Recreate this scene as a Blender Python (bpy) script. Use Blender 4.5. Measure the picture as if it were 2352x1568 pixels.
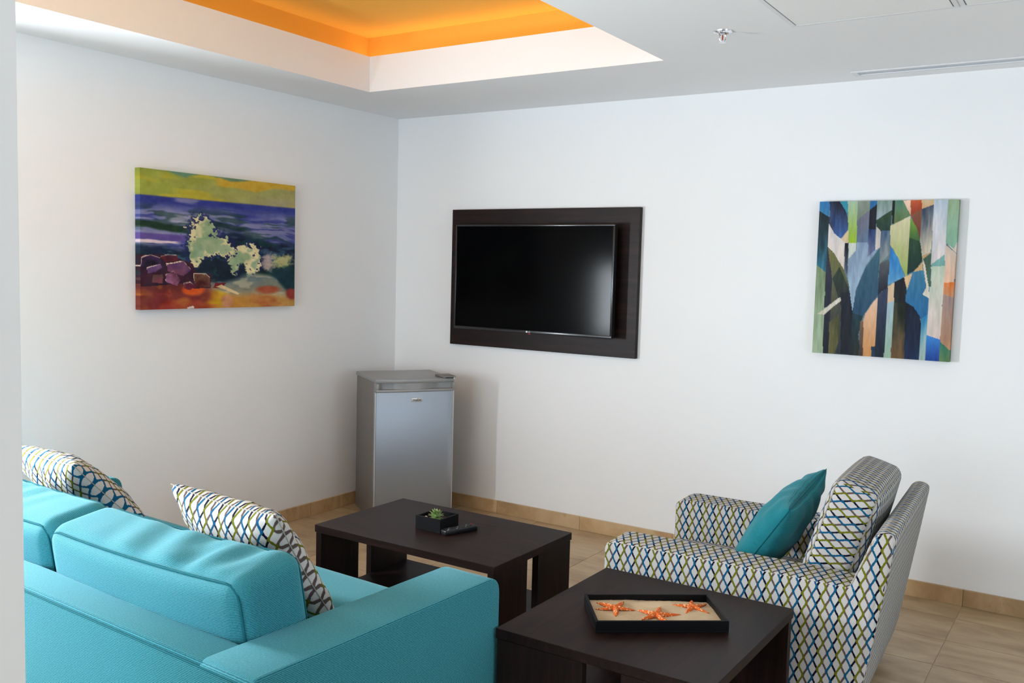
import bpy, bmesh, math, random
import numpy as np
from mathutils import Vector, Matrix

# ------------------------------------------------------------------ reset
for o in list(bpy.data.objects):
    bpy.data.objects.remove(o, do_unlink=True)
scene = bpy.context.scene
COL = scene.collection
PI = math.pi
rnd = random.Random(7)

# ------------------------------------------------------------------ camera
cam_d = bpy.data.cameras.new('camera')
cam = bpy.data.objects.new('camera', cam_d); COL.objects.link(cam)
YAW, PITCH, ROLL, FPX = 0.57796, 0.0786, 0.02651, 2137.8
_f = Vector((-math.sin(YAW)*math.cos(PITCH), math.cos(YAW)*math.cos(PITCH), -math.sin(PITCH)))
_r0 = Vector((math.cos(YAW), math.sin(YAW), 0)); _u0 = _r0.cross(_f)
_r = math.cos(ROLL)*_r0 + math.sin(ROLL)*_u0
_u = -math.sin(ROLL)*_r0 + math.cos(ROLL)*_u0
M = Matrix((( _r.x, _u.x, -_f.x, 3.9640), (_r.y, _u.y, -_f.y, -4.6748), (_r.z, _u.z, -_f.z, 1.5), (0, 0, 0, 1)))
cam.matrix_world = M
cam_d.sensor_width = 36.0
cam_d.sensor_fit = 'HORIZONTAL'
cam_d.lens = 36.0*FPX/2352.0
cam_d.clip_start = 0.05
scene.camera = cam

# ------------------------------------------------------------------ view, world, daylight
scene.view_settings.view_transform = 'Standard'
scene.view_settings.look = 'None'
scene.view_settings.gamma = 1.0
scene.view_settings.use_curve_mapping = False
scene.view_settings.exposure = 0.28

world = bpy.data.worlds.new('sky'); scene.world = world
world.use_nodes = True
wn = world.node_tree
wn.nodes.clear()
sky = wn.nodes.new('ShaderNodeTexSky')
sky.sky_type = 'HOSEK_WILKIE'
sky.sun_direction = (0.2, 0.5, 0.8)
bg = wn.nodes.new('ShaderNodeBackground'); bg.inputs[1].default_value = 0.5
wo = wn.nodes.new('ShaderNodeOutputWorld')
wn.links.new(sky.outputs[0], bg.inputs[0]); wn.links.new(bg.outputs[0], wo.inputs[0])

ROOM_X, ROOM_Y, CEIL = 6.2, -7.0, 2.434
def area(name, loc, direction, sx, sy, power, color):
    d = bpy.data.lights.new(name, 'AREA'); d.shape = 'RECTANGLE'
    d.size, d.size_y, d.energy, d.color = sx, sy, power, color
    o = bpy.data.objects.new(name, d); COL.objects.link(o)
    o.location = loc
    o.rotation_euler = Vector(direction).to_track_quat('-Z', 'Z').to_euler()
    return o
# daylight coming through the windows (each lamp fills its own window opening, outside the pane)
area('daylight_left_window', (-0.10, -3.42, 1.22), (1, 0, 0), 0.62, 2.16, 450, (0.85, 0.935, 1.0))
area('daylight_back_window', (1.9, ROOM_Y-0.10, 1.10), (0, 1, 0), 2.7, 1.9, 128, (0.78, 0.90, 1.0))
area('daylight_right_window', (ROOM_X+0.10, -2.8, 1.10), (-1, 0, 0), 0.9, 1.9, 64, (0.80, 0.91, 1.0))

# ------------------------------------------------------------------ helpers
def lin(r, g, b):
    f = lambda c: (c/255/12.92) if c/255 <= 0.04045 else ((c/255+0.055)/1.055)**2.4
    return (f(r), f(g), f(b))

class NT:
    """small wrapper for building a material node tree"""
    def __init__(s, name):
        s.m = bpy.data.materials.new(name); s.m.use_nodes = True
        s.t = s.m.node_tree; s.t.nodes.clear()
        s.out = s.t.nodes.new('ShaderNodeOutputMaterial')
        s.b = s.t.nodes.new('ShaderNodeBsdfPrincipled')
        s.t.links.new(s.b.outputs[0], s.out.inputs[0])
    def n(s, typ, **kw):
        nd = s.t.nodes.new(typ)
        for k, v in kw.items(): setattr(nd, k, v)
        return nd
    def put(s, sock, v):
        if v is None: return
        if isinstance(v, bpy.types.NodeSocket): s.t.links.new(v, sock)
        elif isinstance(v, (tuple, list)) and len(v) == 3 and sock.type == 'RGBA': sock.default_value = (*v, 1)
        else: sock.default_value = v
    def math(s, op, a, b=None, c=None):
        nd = s.n('ShaderNodeMath', operation=op)
        s.put(nd.inputs[0], a); s.put(nd.inputs[1], b)
        if c is not None: s.put(nd.inputs[2], c)
        return nd.outputs[0]
    def mix(s, f, a, b, blend='MIX'):
        nd = s.n('ShaderNodeMix', data_type='RGBA', blend_type=blend)
        s.put(nd.inputs[0], f); s.put(nd.inputs[6], a); s.put(nd.inputs[7], b)
        return nd.outputs[2]
    def coord(s, which='Object'):
        return s.n('ShaderNodeTexCoord').outputs[which]
    def mapping(s, vec, scale=(1, 1, 1), loc=(0, 0, 0), rot=(0, 0, 0)):
        nd = s.n('ShaderNodeMapping'); s.put(nd.inputs[0], vec)
        nd.inputs[1].default_value = loc; nd.inputs[2].default_value = rot; nd.inputs[3].default_value = scale
        return nd.outputs[0]
    def noise(s, vec, scale, detail=3, rough=0.55, dist=0.0):
        nd = s.n('ShaderNodeTexNoise'); s.put(nd.inputs['Vector'], vec)
        nd.inputs['Scale'].default_value = scale; nd.inputs['Detail'].default_value = detail
        nd.inputs['Roughness'].default_value = rough; nd.inputs['Distortion'].default_value = dist
        return nd.outputs['Fac']
    def ramp(s, fac, stops):
        nd = s.n('ShaderNodeValToRGB'); s.put(nd.inputs[0], fac)
        el = nd.color_ramp.elements
        while len(el) > 1: el.remove(el[-1])
        el[0].position = stops[0][0]; el[0].color = (*stops[0][1], 1)
        for p, c in stops[1:]:
            e = el.new(p); e.color = (*c, 1)
        return nd.outputs[0]
    def bump(s, height, strength=0.2, dist=0.002):
        nd = s.n('ShaderNodeBump'); nd.inputs['Strength'].default_value = strength
        nd.inputs['Distance'].default_value = dist
        s.put(nd.inputs['Height'], height); s.put(s.b.inputs['Normal'], nd.outputs[0])
    def set(s, color=None, rough=None, metal=None, spec=None, **kw):
        s.put(s.b.inputs['Base Color'], color); s.put(s.b.inputs['Roughness'], rough)
        s.put(s.b.inputs['Metallic'], metal); s.put(s.b.inputs['Specular IOR Level'], spec)
        for k, v in kw.items(): s.put(s.b.inputs[k], v)
        return s.m

MAT = {}
def plain(name, color, rough=0.5, metal=0.0, spec=0.5, grain=0.0, gscale=60):
    t = NT(name)
    c = color
    if grain:
        f = t.noise(t.coord('Object'), gscale, 3)
        c = t.mix(f, tuple(x*(1-grain) for x in color), tuple(min(1, x*(1+grain)) for x in color))
    MAT[name] = t.set(c, rough, metal, spec)
    return MAT[name]

def mesh_from(bm, smooth=40):
    me = bpy.data.meshes.new('mesh')
    bm.normal_update(); bm.to_mesh(me); bm.free()
    if smooth:
        me.shade_smooth(); me.set_sharp_from_angle(angle=math.radians(smooth))
    return me
def link(name, data, mat=None, parent=None, loc=None, rot=None, mw=None):
    if isinstance(data, bmesh.types.BMesh): data = mesh_from(data)
    if mat is not None and not data.materials: data.materials.append(MAT[mat] if isinstance(mat, str) else mat)
    data.name = name
    o = bpy.data.objects.new(name, data); COL.objects.link(o)
    if parent is not None: o.parent = parent
    if loc is not None: o.location = loc
    if rot is not None: o.rotation_euler = rot
    if mw is not None: o.matrix_local = mw
    return o
def thing(name, label, cat, loc=(0, 0, 0), rz=0.0, group=None, mw=None):
    o = bpy.data.objects.new(name, None); COL.objects.link(o)
    o.empty_display_size = 0.1
    if mw is not None: o.matrix_world = mw
    else: o.location = loc; o.rotation_euler = (0, 0, rz)
    return tag(o, label, cat, group)
def tag(o, label, cat, group=None, kind=None):
    o['label'] = label; o['category'] = cat
    if group: o['group'] = group
    if kind: o['kind'] = kind
    return o
def struct(o, label=None):
    o['kind'] = 'structure'
    if label: o['label'] = label
    return o

def add_box(bm, x0, x1, y0, y1, z0, z1):
    v = [bm.verts.new(p) for p in ((x0,y0,z0),(x1,y0,z0),(x1,y1,z0),(x0,y1,z0),(x0,y0,z1),(x1,y0,z1),(x1,y1,z1),(x0,y1,z1))]
    for f in ((3,2,1,0),(4,5,6,7),(0,1,5,4),(1,2,6,5),(2,3,7,6),(3,0,4,7)):
        bm.faces.new([v[i] for i in f])
    return v
def box(x0, x1, y0, y1, z0, z1, r=0.0, seg=2):
    bm = bmesh.new(); add_box(bm, x0, x1, y0, y1, z0, z1)
    if r: bmesh.ops.bevel(bm, geom=list(bm.edges), offset=r, segments=seg, profile=0.5, affect='EDGES', clamp_overlap=True)
    return bm
def prism(prof, w0, w1, axes='xz', r=0.0, seg=3):
    """extrude a closed outline (pairs in the plane `axes`) along the remaining axis from w0 to w1"""
    ia, ib = 'xyz'.index(axes[0]), 'xyz'.index(axes[1]); ic = 3-ia-ib
    bm = bmesh.new()
    rings = []
    for w in (w0, w1):
        ring = []
        for a, b in prof:
            p = [0, 0, 0]; p[ia] = a; p[ib] = b; p[ic] = w
            ring.append(bm.verts.new(p))
        rings.append(ring)
    n = len(prof)
    f0 = bm.faces.new(rings[0]); f1 = bm.faces.new(rings[1][::-1])
    for i in range(n):
        bm.faces.new((rings[0][i], rings[1][i], rings[1][(i+1) % n], rings[0][(i+1) % n]))
    bmesh.ops.recalc_face_normals(bm, faces=list(bm.faces))
    if r:
        eds = list(f0.edges)+list(f1.edges)
        bmesh.ops.bevel(bm, geom=eds, offset=r, segments=seg, profile=0.5, affect='EDGES', clamp_overlap=True)
    return bm
def round_poly(pts, radii, n=6):
    """round the corners of a polygon"""
    out = []
    m = len(pts)
    for i in range(m):
        p = Vector(pts[i]); a = Vector(pts[i-1]); b = Vector(pts[(i+1) % m]); r = radii[i] if isinstance(radii, (list, tuple)) else radii
        if r <= 0: out.append(tuple(p)); continue
        da = (a-p).normalized(); db = (b-p).normalized()
        ang = da.angle(db)
        d = min(r/math.tan(ang/2), (a-p).length*0.49, (b-p).length*0.49)
        s, e = p+da*d, p+db*d
        for k in range(n+1):
            t = k/n
            out.append(tuple(s*(1-t)**2 + p*2*t*(1-t)*1.0 + e*t**2) if True else None)
    return out
def tube(bm, pts, r, closed=False, n=6):
    pts = [Vector(p) for p in pts]; m = len(pts); rings = []
    for i, p in enumerate(pts):
        if closed: t = (pts[(i+1) % m]-pts[i-1])
        else: t = pts[min(i+1, m-1)]-pts[max(i-1, 0)]
        t.normalize()
        up = Vector((0, 0, 1)) if abs(t.z) < 0.9 else Vector((1, 0, 0))
        s = t.cross(up).normalized(); w = s.cross(t)
        rings.append([bm.verts.new(p+r*(math.cos(2*PI*k/n)*s+math.sin(2*PI*k/n)*w)) for k in range(n)])
    for i in range(m if closed else m-1):
        a, b = rings[i], rings[(i+1) % m]
        for k in range(n): bm.faces.new((a[k], a[(k+1) % n], b[(k+1) % n], b[k]))
    if not closed:
        bm.faces.new(rings[0][::-1]); bm.faces.new(rings[-1])
    bmesh.ops.recalc_face_normals(bm, faces=list(bm.faces))
    return bm
def lathe(prof, n=24):
    bm = bmesh.new(); rings = []
    for r, z in prof:
        rings.append([bm.verts.new((r*math.cos(2*PI*k/n), r*math.sin(2*PI*k/n), z)) for k in range(n)] if r > 1e-6 else [bm.verts.new((0, 0, z))])
    for a, b in zip(rings[:-1], rings[1:]):
        for k in range(n):
            k2 = (k+1) % n
            if len(a) == 1: bm.faces.new((a[0], b[k2], b[k]))
            elif len(b) == 1: bm.faces.new((a[k], a[k2], b[0]))
            else: bm.faces.new((a[k], a[k2], b[k2], b[k]))
    bmesh.ops.recalc_face_normals(bm, faces=list(bm.faces))
    return bm
UVDEF = {0: (1, 2), 1: (0, 2), 2: (0, 1)}
def uvbox(me, scheme=UVDEF, off=(0, 0)):
    """box-projected UVs in metres"""
    uv = me.uv_layers.new(name='UVMap')
    for p in me.polygons:
        n = p.normal; ax = max(range(3), key=lambda i: abs(n[i]))
        a, b = scheme[ax]
        for li in p.loop_indices:
            c = me.vertices[me.loops[li].vertex_index].co
            uv.data[li].uv = (c[a]+off[0], c[b]+off[1])
    return me
def uvmesh(bm, scheme=UVDEF, smooth=40, off=(0, 0)):
    return uvbox(mesh_from(bm, smooth), scheme, off)

def softbox(dims, r, bulge=(0, 0, 0), n=(14, 14, 14), scheme=UVDEF, wr=None, uvoff=(0, 0)):
    """stuffed box cushion centred on the origin: rounded edges, faces swelling by `bulge`"""
    h = [d/2 for d in dims]
    bm = bmesh.new(); uvl = bm.loops.layers.uv.new('UVMap'); vd = {}
    def place(q):
        key = tuple(round(c, 5) for c in q)
        if key in vd: return vd[key]
        p = Vector((q[0]*h[0], q[1]*h[1], q[2]*h[2]))
        inner = Vector([max(-(h[i]-r), min(h[i]-r, p[i])) for i in range(3)])
        d = p-inner
        if d.length > 1e-9: p2 = inner+d.normalized()*r
        else: p2 = p.copy()
        e = [(1-abs(c)**2.2) for c in q]
        p2.x += bulge[0]*q[0]*max(0, e[1])**0.7*max(0, e[2])**0.7
        p2.y += bulge[1]*q[1]*max(0, e[0])**0.7*max(0, e[2])**0.7
        p2.z += bulge[2]*q[2]*max(0, e[0])**0.7*max(0, e[1])**0.7
        if wr: p2 = wr(p2, q)
        vd[key] = bm.verts.new(p2); return vd[key]
    def grid_par(i, m):
        return math.sin((-1+2*i/m)*PI/2*0.86)/math.sin(PI/2*0.86)
    for ax in range(3):
        a, b = [(1, 2), (2, 0), (0, 1)][ax]
        for sgn in (-1, 1):
            for i in range(n[a]):
                for j in range(n[b]):
                    qs = []
                    for di, dj in ((0, 0), (1, 0), (1, 1), (0, 1)):
                        q = [0, 0, 0]; q[ax] = sgn; q[a] = grid_par(i+di, n[a]); q[b] = grid_par(j+dj, n[b]); qs.append(q)
                    if sgn < 0: qs = qs[::-1]
                    f = bm.faces.new([place(q) for q in qs])
                    su, sv = scheme[ax]
                    for lp, q in zip(f.loops, qs):
                        lp[uvl].uv = (q[su]*h[su]+uvoff[0], q[sv]*h[sv]+uvoff[1])
    return mesh_from(bm, 60)
def seam_loop(dims, r, ax, sgn, bulge=0.0, inset=0.35, nseg=10):
    """points of a seam that runs round the rim of one face of a softbox"""
    h = [d/2 for d in dims]; a, b = [(1, 2), (2, 0), (0, 1)][ax]
    k = r*(1-0.7071)
    ha, hb, hc = h[a]-k, h[b]-k, h[ax]-k
    pts = []
    rr = r*0.9
    for ca, cb, a0 in ((ha-rr, hb-rr, 0), (-(ha-rr), hb-rr, PI/2), (-(ha-rr), -(hb-rr), PI), (ha-rr, -(hb-rr), 1.5*PI)):
        for i in range(5):
            t = a0+i*PI/8
            p = [0, 0, 0]; p[ax] = sgn*hc; p[a] = ca+rr*math.cos(t); p[b] = cb+rr*math.sin(t); pts.append(p)
    return pts
def pillow(w, hgt, t, pinch=0.09, n=26, seed=0, scheme_rot=False, uvoff=(0, 0)):
    """throw pillow in the local xy plane, thickness along z, pointed corners"""
    bm = bmesh.new(); uvl = bm.loops.layers.uv.new('UVMap'); vd = {}
    ph = [random.Random(seed+i).uniform(0, 6.28) for i in range(8)]
    def par(i): return math.sin((-1+2*i/n)*PI/2*0.9)/math.sin(PI/2*0.9)
    def place(i, j, s):
        if i in (0, n) or j in (0, n): s = 0
        key = (i, j, s)
        if key in vd: return vd[key]
        a, b = par(i), par(j)
        x = w/2*a*(1-pinch*(1-b*b)*abs(a)**1.5); y = hgt/2*b*(1-pinch*(1-a*a)*abs(b)**1.5)
        th = t/2*(max(0, (1-a*a))*max(0, (1-b*b)))**0.42
        wk = 0.004*math.sin(9*a+5*b+ph[0])*math.sin(7*b-3*a+ph[1])+0.003*math.sin(17*a*b+ph[2])
        z = s*(th+wk*min(1, th/(t/4)))
        vd[key] = bm.verts.new((x, y, z)); return vd[key]
    for s in (1, -1):
        for i in range(n):
            for j in range(n):
                ids = [(i, j), (i+1, j), (i+1, j+1), (i, j+1)]
                if s < 0: ids = ids[::-1]
                vs = [place(*q, s) for q in ids]
                if len(set(vs)) < 3: continue
                f = bm.faces.new(vs)
                for lp, q in zip(f.loops, ids):
                    uu, vv = par(q[0])*w/2+uvoff[0], par(q[1])*hgt/2+uvoff[1]
                    lp[uvl].uv = (vv, uu) if scheme_rot else (uu, vv)
    rim = []
    for i in range(n): rim.append((i, 0))
    for j in range(n): rim.append((n, j))
    for i in range(n, 0, -1): rim.append((i, n))
    for j in range(n, 0, -1): rim.append((0, j))
    pts = [vd[(i, j, 0)].co.copy() for i, j in rim]
    return mesh_from(bm, 70), pts
def basis(origin, xv, yv):
    x = Vector(xv).normalized(); y = Vector(yv); y = (y-x*y.dot(x)).normalized(); z = x.cross(y)
    o = Vector(origin)
    return Matrix(((x.x, y.x, z.x, o.x), (x.y, y.y, z.y, o.y), (x.z, y.z, z.z, o.z), (0, 0, 0, 1)))
def text_mesh(s, size, depth=0.0006):
    cu = bpy.data.curves.new('lettering', 'FONT'); cu.body = s; cu.size = size; cu.extrude = depth
    cu.align_x = 'CENTER'; cu.align_y = 'CENTER'
    o = bpy.data.objects.new('lettering_source', cu); COL.objects.link(o)
    dg = bpy.context.evaluated_depsgraph_get()
    me = bpy.data.meshes.new_from_object(o.evaluated_get(dg))
    bpy.data.objects.remove(o, do_unlink=True); bpy.data.curves.remove(cu)
    return me

# ------------------------------------------------------------------ materials
def mat_wall(name, color, rough=0.75):
    t = NT(name); p = t.coord('Object')
    f = t.noise(p, 1.3, 4); c = t.mix(f, tuple(x*0.975 for x in color), color)
    MAT[name] = t.set(c, rough, spec=0.25)
    t.bump(t.noise(p, 160, 3), 0.08, 0.001)
mat_wall('white_paint', (0.885, 0.89, 0.895))
mat_wall('soft_grey_paint', (0.70, 0.70, 0.70))
mat_wall('ceiling_paint', (0.89, 0.89, 0.90))
mat_wall('panel_paint', (0.89, 0.89, 0.88), 0.6)
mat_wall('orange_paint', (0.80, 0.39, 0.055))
def mat_stone(name, c0, c1, c2, rough, rnd_amt=0.25):
    t = NT(name); g = t.n('ShaderNodeNewGeometry').outputs['Position']
    oi = t.n('ShaderNodeObjectInfo')
    va = t.n('ShaderNodeVectorMath', operation='MULTIPLY_ADD')
    t.put(va.inputs[0], oi.outputs['Random']); va.inputs[1].default_value = (7.3, 3.1, 5.7); t.put(va.inputs[2], g)
    v = va.outputs[0]
    vs = t.mapping(v, (2.2, 6.0, 2.2))
    a = t.noise(vs, 1.6, 6, 0.62, 0.5)
    col = t.ramp(a, ((0.25, c0), (0.5, c1), (0.78, c2)))
    b = t.noise(t.mapping(v, (5, 18, 5)), 2.5, 5, 0.7)
    col = t.mix(t.math('MULTIPLY', t.math('GREATER_THAN', b, 0.66), 0.35), col, c0)
    sh = t.math('MULTIPLY_ADD', oi.outputs['Random'], rnd_amt, 1-rnd_amt/2)
    hs = t.n('ShaderNodeHueSaturation'); t.put(hs.inputs['Value'], sh); t.put(hs.inputs['Color'], col)
    MAT[name] = t.set(hs.outputs[0], t.math('MULTIPLY_ADD', a, 0.2, rough-0.1), spec=0.4)
    t.bump(b, 0.06, 0.001)
mat_stone('travertine_floor', lin(142, 116, 84), lin(172, 147, 114), lin(196, 175, 143), 0.38, 0.14)
mat_stone('travertine_base', lin(156, 124, 86), lin(190, 158, 117), lin(215, 190, 152), 0.4, 0.26)
plain('grout', lin(190, 172, 145), 0.9)

def mat_wood(name, axis):
    t = NT(name); p = t.coord('Object')
    sc = [16, 16, 16]; sc[axis] = 1.0
    v = t.mapping(p, tuple(sc))
    a = t.noise(v, 2.0, 5, 0.6, 0.6); b = t.noise(v, 9.0, 4, 0.6)
    f = t.math('MULTIPLY_ADD', b, 0.35, t.math('MULTIPLY', a, 0.65))
    c = t.ramp(f, ((0.3, (0.0045, 0.0013, 0.0010)), (0.52, (0.013, 0.0050, 0.0038)), (0.72, (0.029, 0.0125, 0.0095))))
    MAT[name] = t.set(c, 0.44, spec=0.21)
    t.bump(b, 0.08, 0.0006)
mat_wood('wenge_x', 0); mat_wood('wenge_y', 1); mat_wood('wenge_z', 2)

def mat_teal(name, c_lo, c_hi, pitch=0.0042):
    t = NT(name); uv = t.coord('UV')
    sp = t.n('ShaderNodeSeparateXYZ'); t.put(sp.inputs[0], uv)
    wob = t.noise(t.mapping(uv, (90, 25, 1)), 1.0, 2)
    rib = t.math('SINE', t.math('MULTIPLY_ADD', wob, 1.6, t.math('MULTIPLY', sp.outputs[1], 2*PI/pitch)))
    rib = t.math('MULTIPLY_ADD', rib, 0.5, 0.5)
    slub = t.noise(t.mapping(uv, (150, 420, 1)), 1.0, 3, 0.65)
    big = t.noise(uv, 6.0, 3)
    f = t.math('ADD', t.math('MULTIPLY', rib, 0.38), t.math('MULTIPLY', slub, 0.62))
    c = t.ramp(f, ((0.30, c_lo), (0.66, c_hi)))
    c = t.mix(t.math('MULTIPLY', big, 0.18), c, tuple(x*0.75 for x in c_hi))
    MAT[name] = t.set(c, 0.85, spec=0.15)
    t.put(t.b.inputs['Sheen Weight'], 0.25); t.put(t.b.inputs['Sheen Roughness'], 0.5)
    t.put(t.b.inputs['Sheen Tint'], (0.55, 0.9, 1.0))
    t.bump(f, 0.45, 0.0012)
mat_teal('teal_fabric', (0.005, 0.080, 0.110), (0.055, 0.325, 0.385))
mat_teal('teal_pillow', (0.003, 0.095, 0.12), (0.010, 0.23, 0.27))
plain('teal_seam', (0.012, 0.13, 0.16), 0.9, spec=0.1)
plain('teal_stitch', (0.09, 0.46, 0.52), 0.9, spec=0.1)

def mat_zigzag(name, p=0.0145, q=0.060, base=lin(192, 188, 185), amp=0.46, hw=0.24):
    t = NT(name); uv = t.coord('UV')
    sp = t.n('ShaderNodeSeparateXYZ'); t.put(sp.inputs[0], uv)
    jit = t.math('MULTIPLY_ADD', t.noise(t.mapping(uv, (160, 160, 1)), 1.0, 2), 0.3, -0.15)
    u = t.math('ADD', t.math('DIVIDE', sp.outputs[0], p), jit)
    v = t.math('DIVIDE', sp.outputs[1], q)
    tri = t.math('MULTIPLY_ADD', t.math('ABSOLUTE', t.math('SUBTRACT', t.math('FRACT', v), 0.5)), 4.0, -1.0)
    tri = t.math('MULTIPLY', t.math('MINIMUM', t.math('MAXIMUM', t.math('MULTIPLY', tri, 1.22), -1.0), 1.0), amp)
    def line(e):
        k = t.math('ROUND', t.math('MULTIPLY', e, 0.5))
        d = t.math('ABSOLUTE', t.math('MULTIPLY_ADD', k, -2.0, e))
        m = t.n('ShaderNodeMapRange'); t.put(m.inputs[0], d)
        m.inputs[1].default_value = hw*0.85; m.inputs[2].default_value = hw*1.25
        m.inputs[3].default_value = 1.0; m.inputs[4].default_value = 0.0
        par = t.math('GREATER_THAN', t.math('FRACT', t.math('MULTIPLY', t.math('ADD', k, 0.25), 0.5)), 0.5)
        return m.outputs[0], par
    me_, pe = line(t.math('SUBTRACT', u, tri))
    mo_, po = line(t.math('SUBTRACT', t.math('ADD', u, tri), 1.0))
    weave = t.noise(t.mapping(uv, (900, 500, 1)), 1.0, 2, 0.7)
    b = t.mix(weave, tuple(x*0.80 for x in base), tuple(min(1, x*1.12) for x in base))
    ce = t.mix(pe, lin(10, 12, 34), lin(88, 74, 70))
    co = t.mix(po, lin(104, 104, 16), lin(8, 82, 118))
    c = t.mix(mo_, t.mix(me_, b, ce), co)
    MAT[name] = t.set(c, 0.9, spec=0.12)
    hgt = t.math('ADD', t.math('MULTIPLY', t.math('MAXIMUM', me_, mo_), 0.8), t.math('MULTIPLY', weave, 0.35))
    t.bump(hgt, 0.4, 0.0012)
mat_zigzag('zigzag_fabric')
mat_zigzag('zigzag_pillow', p=0.0175, q=0.054, base=lin(200, 196, 192), hw=0.25)
plain('zigzag_seam', lin(165, 160, 152), 0.9, spec=0.1)
plain('black_plastic', (0.006, 0.006, 0.007), 0.35, spec=0.4)
plain('matte_black', (0.002, 0.002, 0.003), 0.5, spec=0.15)
plain('bezel', (0.012, 0.0125, 0.015), 0.22, spec=0.6)
def mat_screen():
    t = NT('screen_glass')
    MAT['screen_glass'] = t.set((0.0012, 0.0012, 0.0015), 0.13, spec=0.05)
mat_screen()
plain('white_print', (0.75, 0.75, 0.75), 0.5)
plain('red_plastic', lin(170, 20, 30), 0.35)
def mat_brushed(name, color, rough, metal=0.85):
    t = NT(name); p = t.coord('Object')
    f = t.noise(t.mapping(p, (3, 3, 260)), 1.0, 3)
    c = t.mix(f, tuple(x*0.92 for x in color), tuple(x*1.05 for x in color))
    MAT[name] = t.set(c, t.math('MULTIPLY_ADD', f, 0.1, rough), metal, 0.5)
mat_brushed('fridge_door', (0.40, 0.45, 0.52), 0.40, 0.8)
plain('fridge_body', lin(122, 117, 113), 0.5, 0.2)
plain('fridge_cap', lin(152, 152, 152), 0.4, 0.3)
plain('fridge_dark', lin(70, 66, 62), 0.6)
plain('fridge_edge', lin(225, 222, 215), 0.35, 0.2)
plain('badge_metal', lin(200, 200, 198), 0.3, 0.4)
plain('badge_ink', lin(60, 58, 58), 0.5)
plain('chrome', (0.80, 0.82, 0.85), 0.12, 1.0)
plain('bulb_red', lin(170, 60, 20), 0.15)
plain('slot_grey', lin(196, 202, 212), 0.6)
plain('line_dark', lin(120, 120, 120), 0.8)
plain('alu_white', lin(226, 226, 228), 0.45)
plain('soil', lin(40, 34, 30), 0.95, grain=0.4, gscale=300)
plain('pebble', lin(225, 218, 205), 0.6, grain=0.12)
plain('steel', lin(120, 120, 122), 0.4, 0.8)
def mat_leaf():
    t = NT('succulent_leaf'); g = t.coord('Object')
    sp = t.n('ShaderNodeSeparateXYZ'); t.put(sp.inputs[0], g)
    f = t.math('MULTIPLY', sp.outputs[0], 1/0.03)
    c = t.ramp(f, ((0.0, lin(120, 150, 70)), (0.6, lin(128, 158, 96)), (0.9, lin(150, 165, 110)), (1.0, lin(170, 120, 90))))
    MAT['succulent_leaf'] = t.set(c, 0.45, spec=0.4)
mat_leaf()
def mat_sand():
    t = NT('sand'); p = t.coord('Object')
    f = t.noise(p, 900, 3, 0.7); g = t.noise(p, 18, 4)
    c = t.ramp(t.math('MULTIPLY_ADD', f, 0.7, t.math('MULTIPLY', g, 0.3)), ((0.3, lin(160, 132, 100)), (0.55, lin(205, 182, 150)), (0.75, lin(232, 214, 186))))
    MAT['sand'] = t.set(c, 0.95, spec=0.1); t.bump(f, 0.5, 0.002)
mat_sand()
def mat_star():
    t = NT('starfish_skin'); p = t.coord('Object')
    vo = t.n('ShaderNodeTexVoronoi'); t.put(vo.inputs['Vector'], p); vo.inputs['Scale'].default_value = 150
    d = vo.outputs['Distance']
    dots = t.n('ShaderNodeMapRange'); t.put(dots.inputs[0], d); dots.inputs[1].default_value = 0.24; dots.inputs[2].default_value = 0.40
    dots.inputs[3].default_value = 1; dots.inputs[4].default_value = 0
    c = t.mix(dots.outputs[0], lin(206, 96, 34), lin(246, 206, 160))
    MAT['starfish_skin'] = t.set(c, 0.7, spec=0.2); t.bump(dots.outputs[0], 0.7, 0.002)
mat_star()
def mat_paint(name):
    t = NT(name)
    a = t.n('ShaderNodeAttribute', attribute_name='paint')
    MAT[name] = t.set(a.outputs['Color'], 0.6, spec=0.25)
    t.bump(t.noise(t.coord('Object'), 700, 2), 0.15, 0.0006)
mat_paint('canvas_print')
def mat_pane():
    t = NT('window_glass')
    tr = t.n('ShaderNodeBsdfTransparent'); gl = t.n('ShaderNodeBsdfGlossy'); gl.inputs['Roughness'].default_value = 0.02
    mx = t.n('ShaderNodeMixShader'); mx.inputs[0].default_value = 0.05
    t.t.links.new(tr.outputs[0], mx.inputs[1]); t.t.links.new(gl.outputs[0], mx.inputs[2]); t.t.links.new(mx.outputs[0], t.out.inputs[0])
    MAT['window_glass'] = t.m
mat_pane()

# ------------------------------------------------------------------ room shell
def panel_with_holes(u0, u1, v0, v1, holes, fn, thick):
    """flat wall made of boxes round rectangular openings; fn maps (u, v, t) to xyz"""
    bm = bmesh.new()
    us = sorted({u0, u1, *[h[0] for h in holes], *[h[1] for h in holes]})
    vs = sorted({v0, v1, *[h[2] for h in holes], *[h[3] for h in holes]})
    solid = {}
    for i in range(len(us)-1):
        for j in range(len(vs)-1):
            cu, cv = (us[i]+us[i+1])/2, (vs[j]+vs[j+1])/2
            solid[i, j] = not any(h[0] < cu < h[1] and h[2] < cv < h[3] for h in holes)
    cache = {}
    def V(i, j, k):
        if (i, j, k) not in cache: cache[i, j, k] = bm.verts.new(fn(us[i], vs[j], k*thick))
        return cache[i, j, k]
    for (i, j), s in solid.items():
        if not s: continue
        for k in (0, 1): bm.faces.new((V(i, j, k), V(i+1, j, k), V(i+1, j+1, k), V(i, j+1, k)))
        for (di, dj), (a, b) in (((-1, 0), ((i, j), (i, j+1))), ((1, 0), ((i+1, j), (i+1, j+1))), ((0, -1), ((i, j), (i+1, j))), ((0, 1), ((i, j+1), (i+1, j+1)))):
            if not solid.get((i+di, j+dj), False):
                bm.faces.new((V(*a, 0), V(*b, 0), V(*b, 1), V(*a, 1)))
    bmesh.ops.recalc_face_normals(bm, faces=list(bm.faces))
    return mesh_from(bm, 0)
TOP = 2.95
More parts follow.
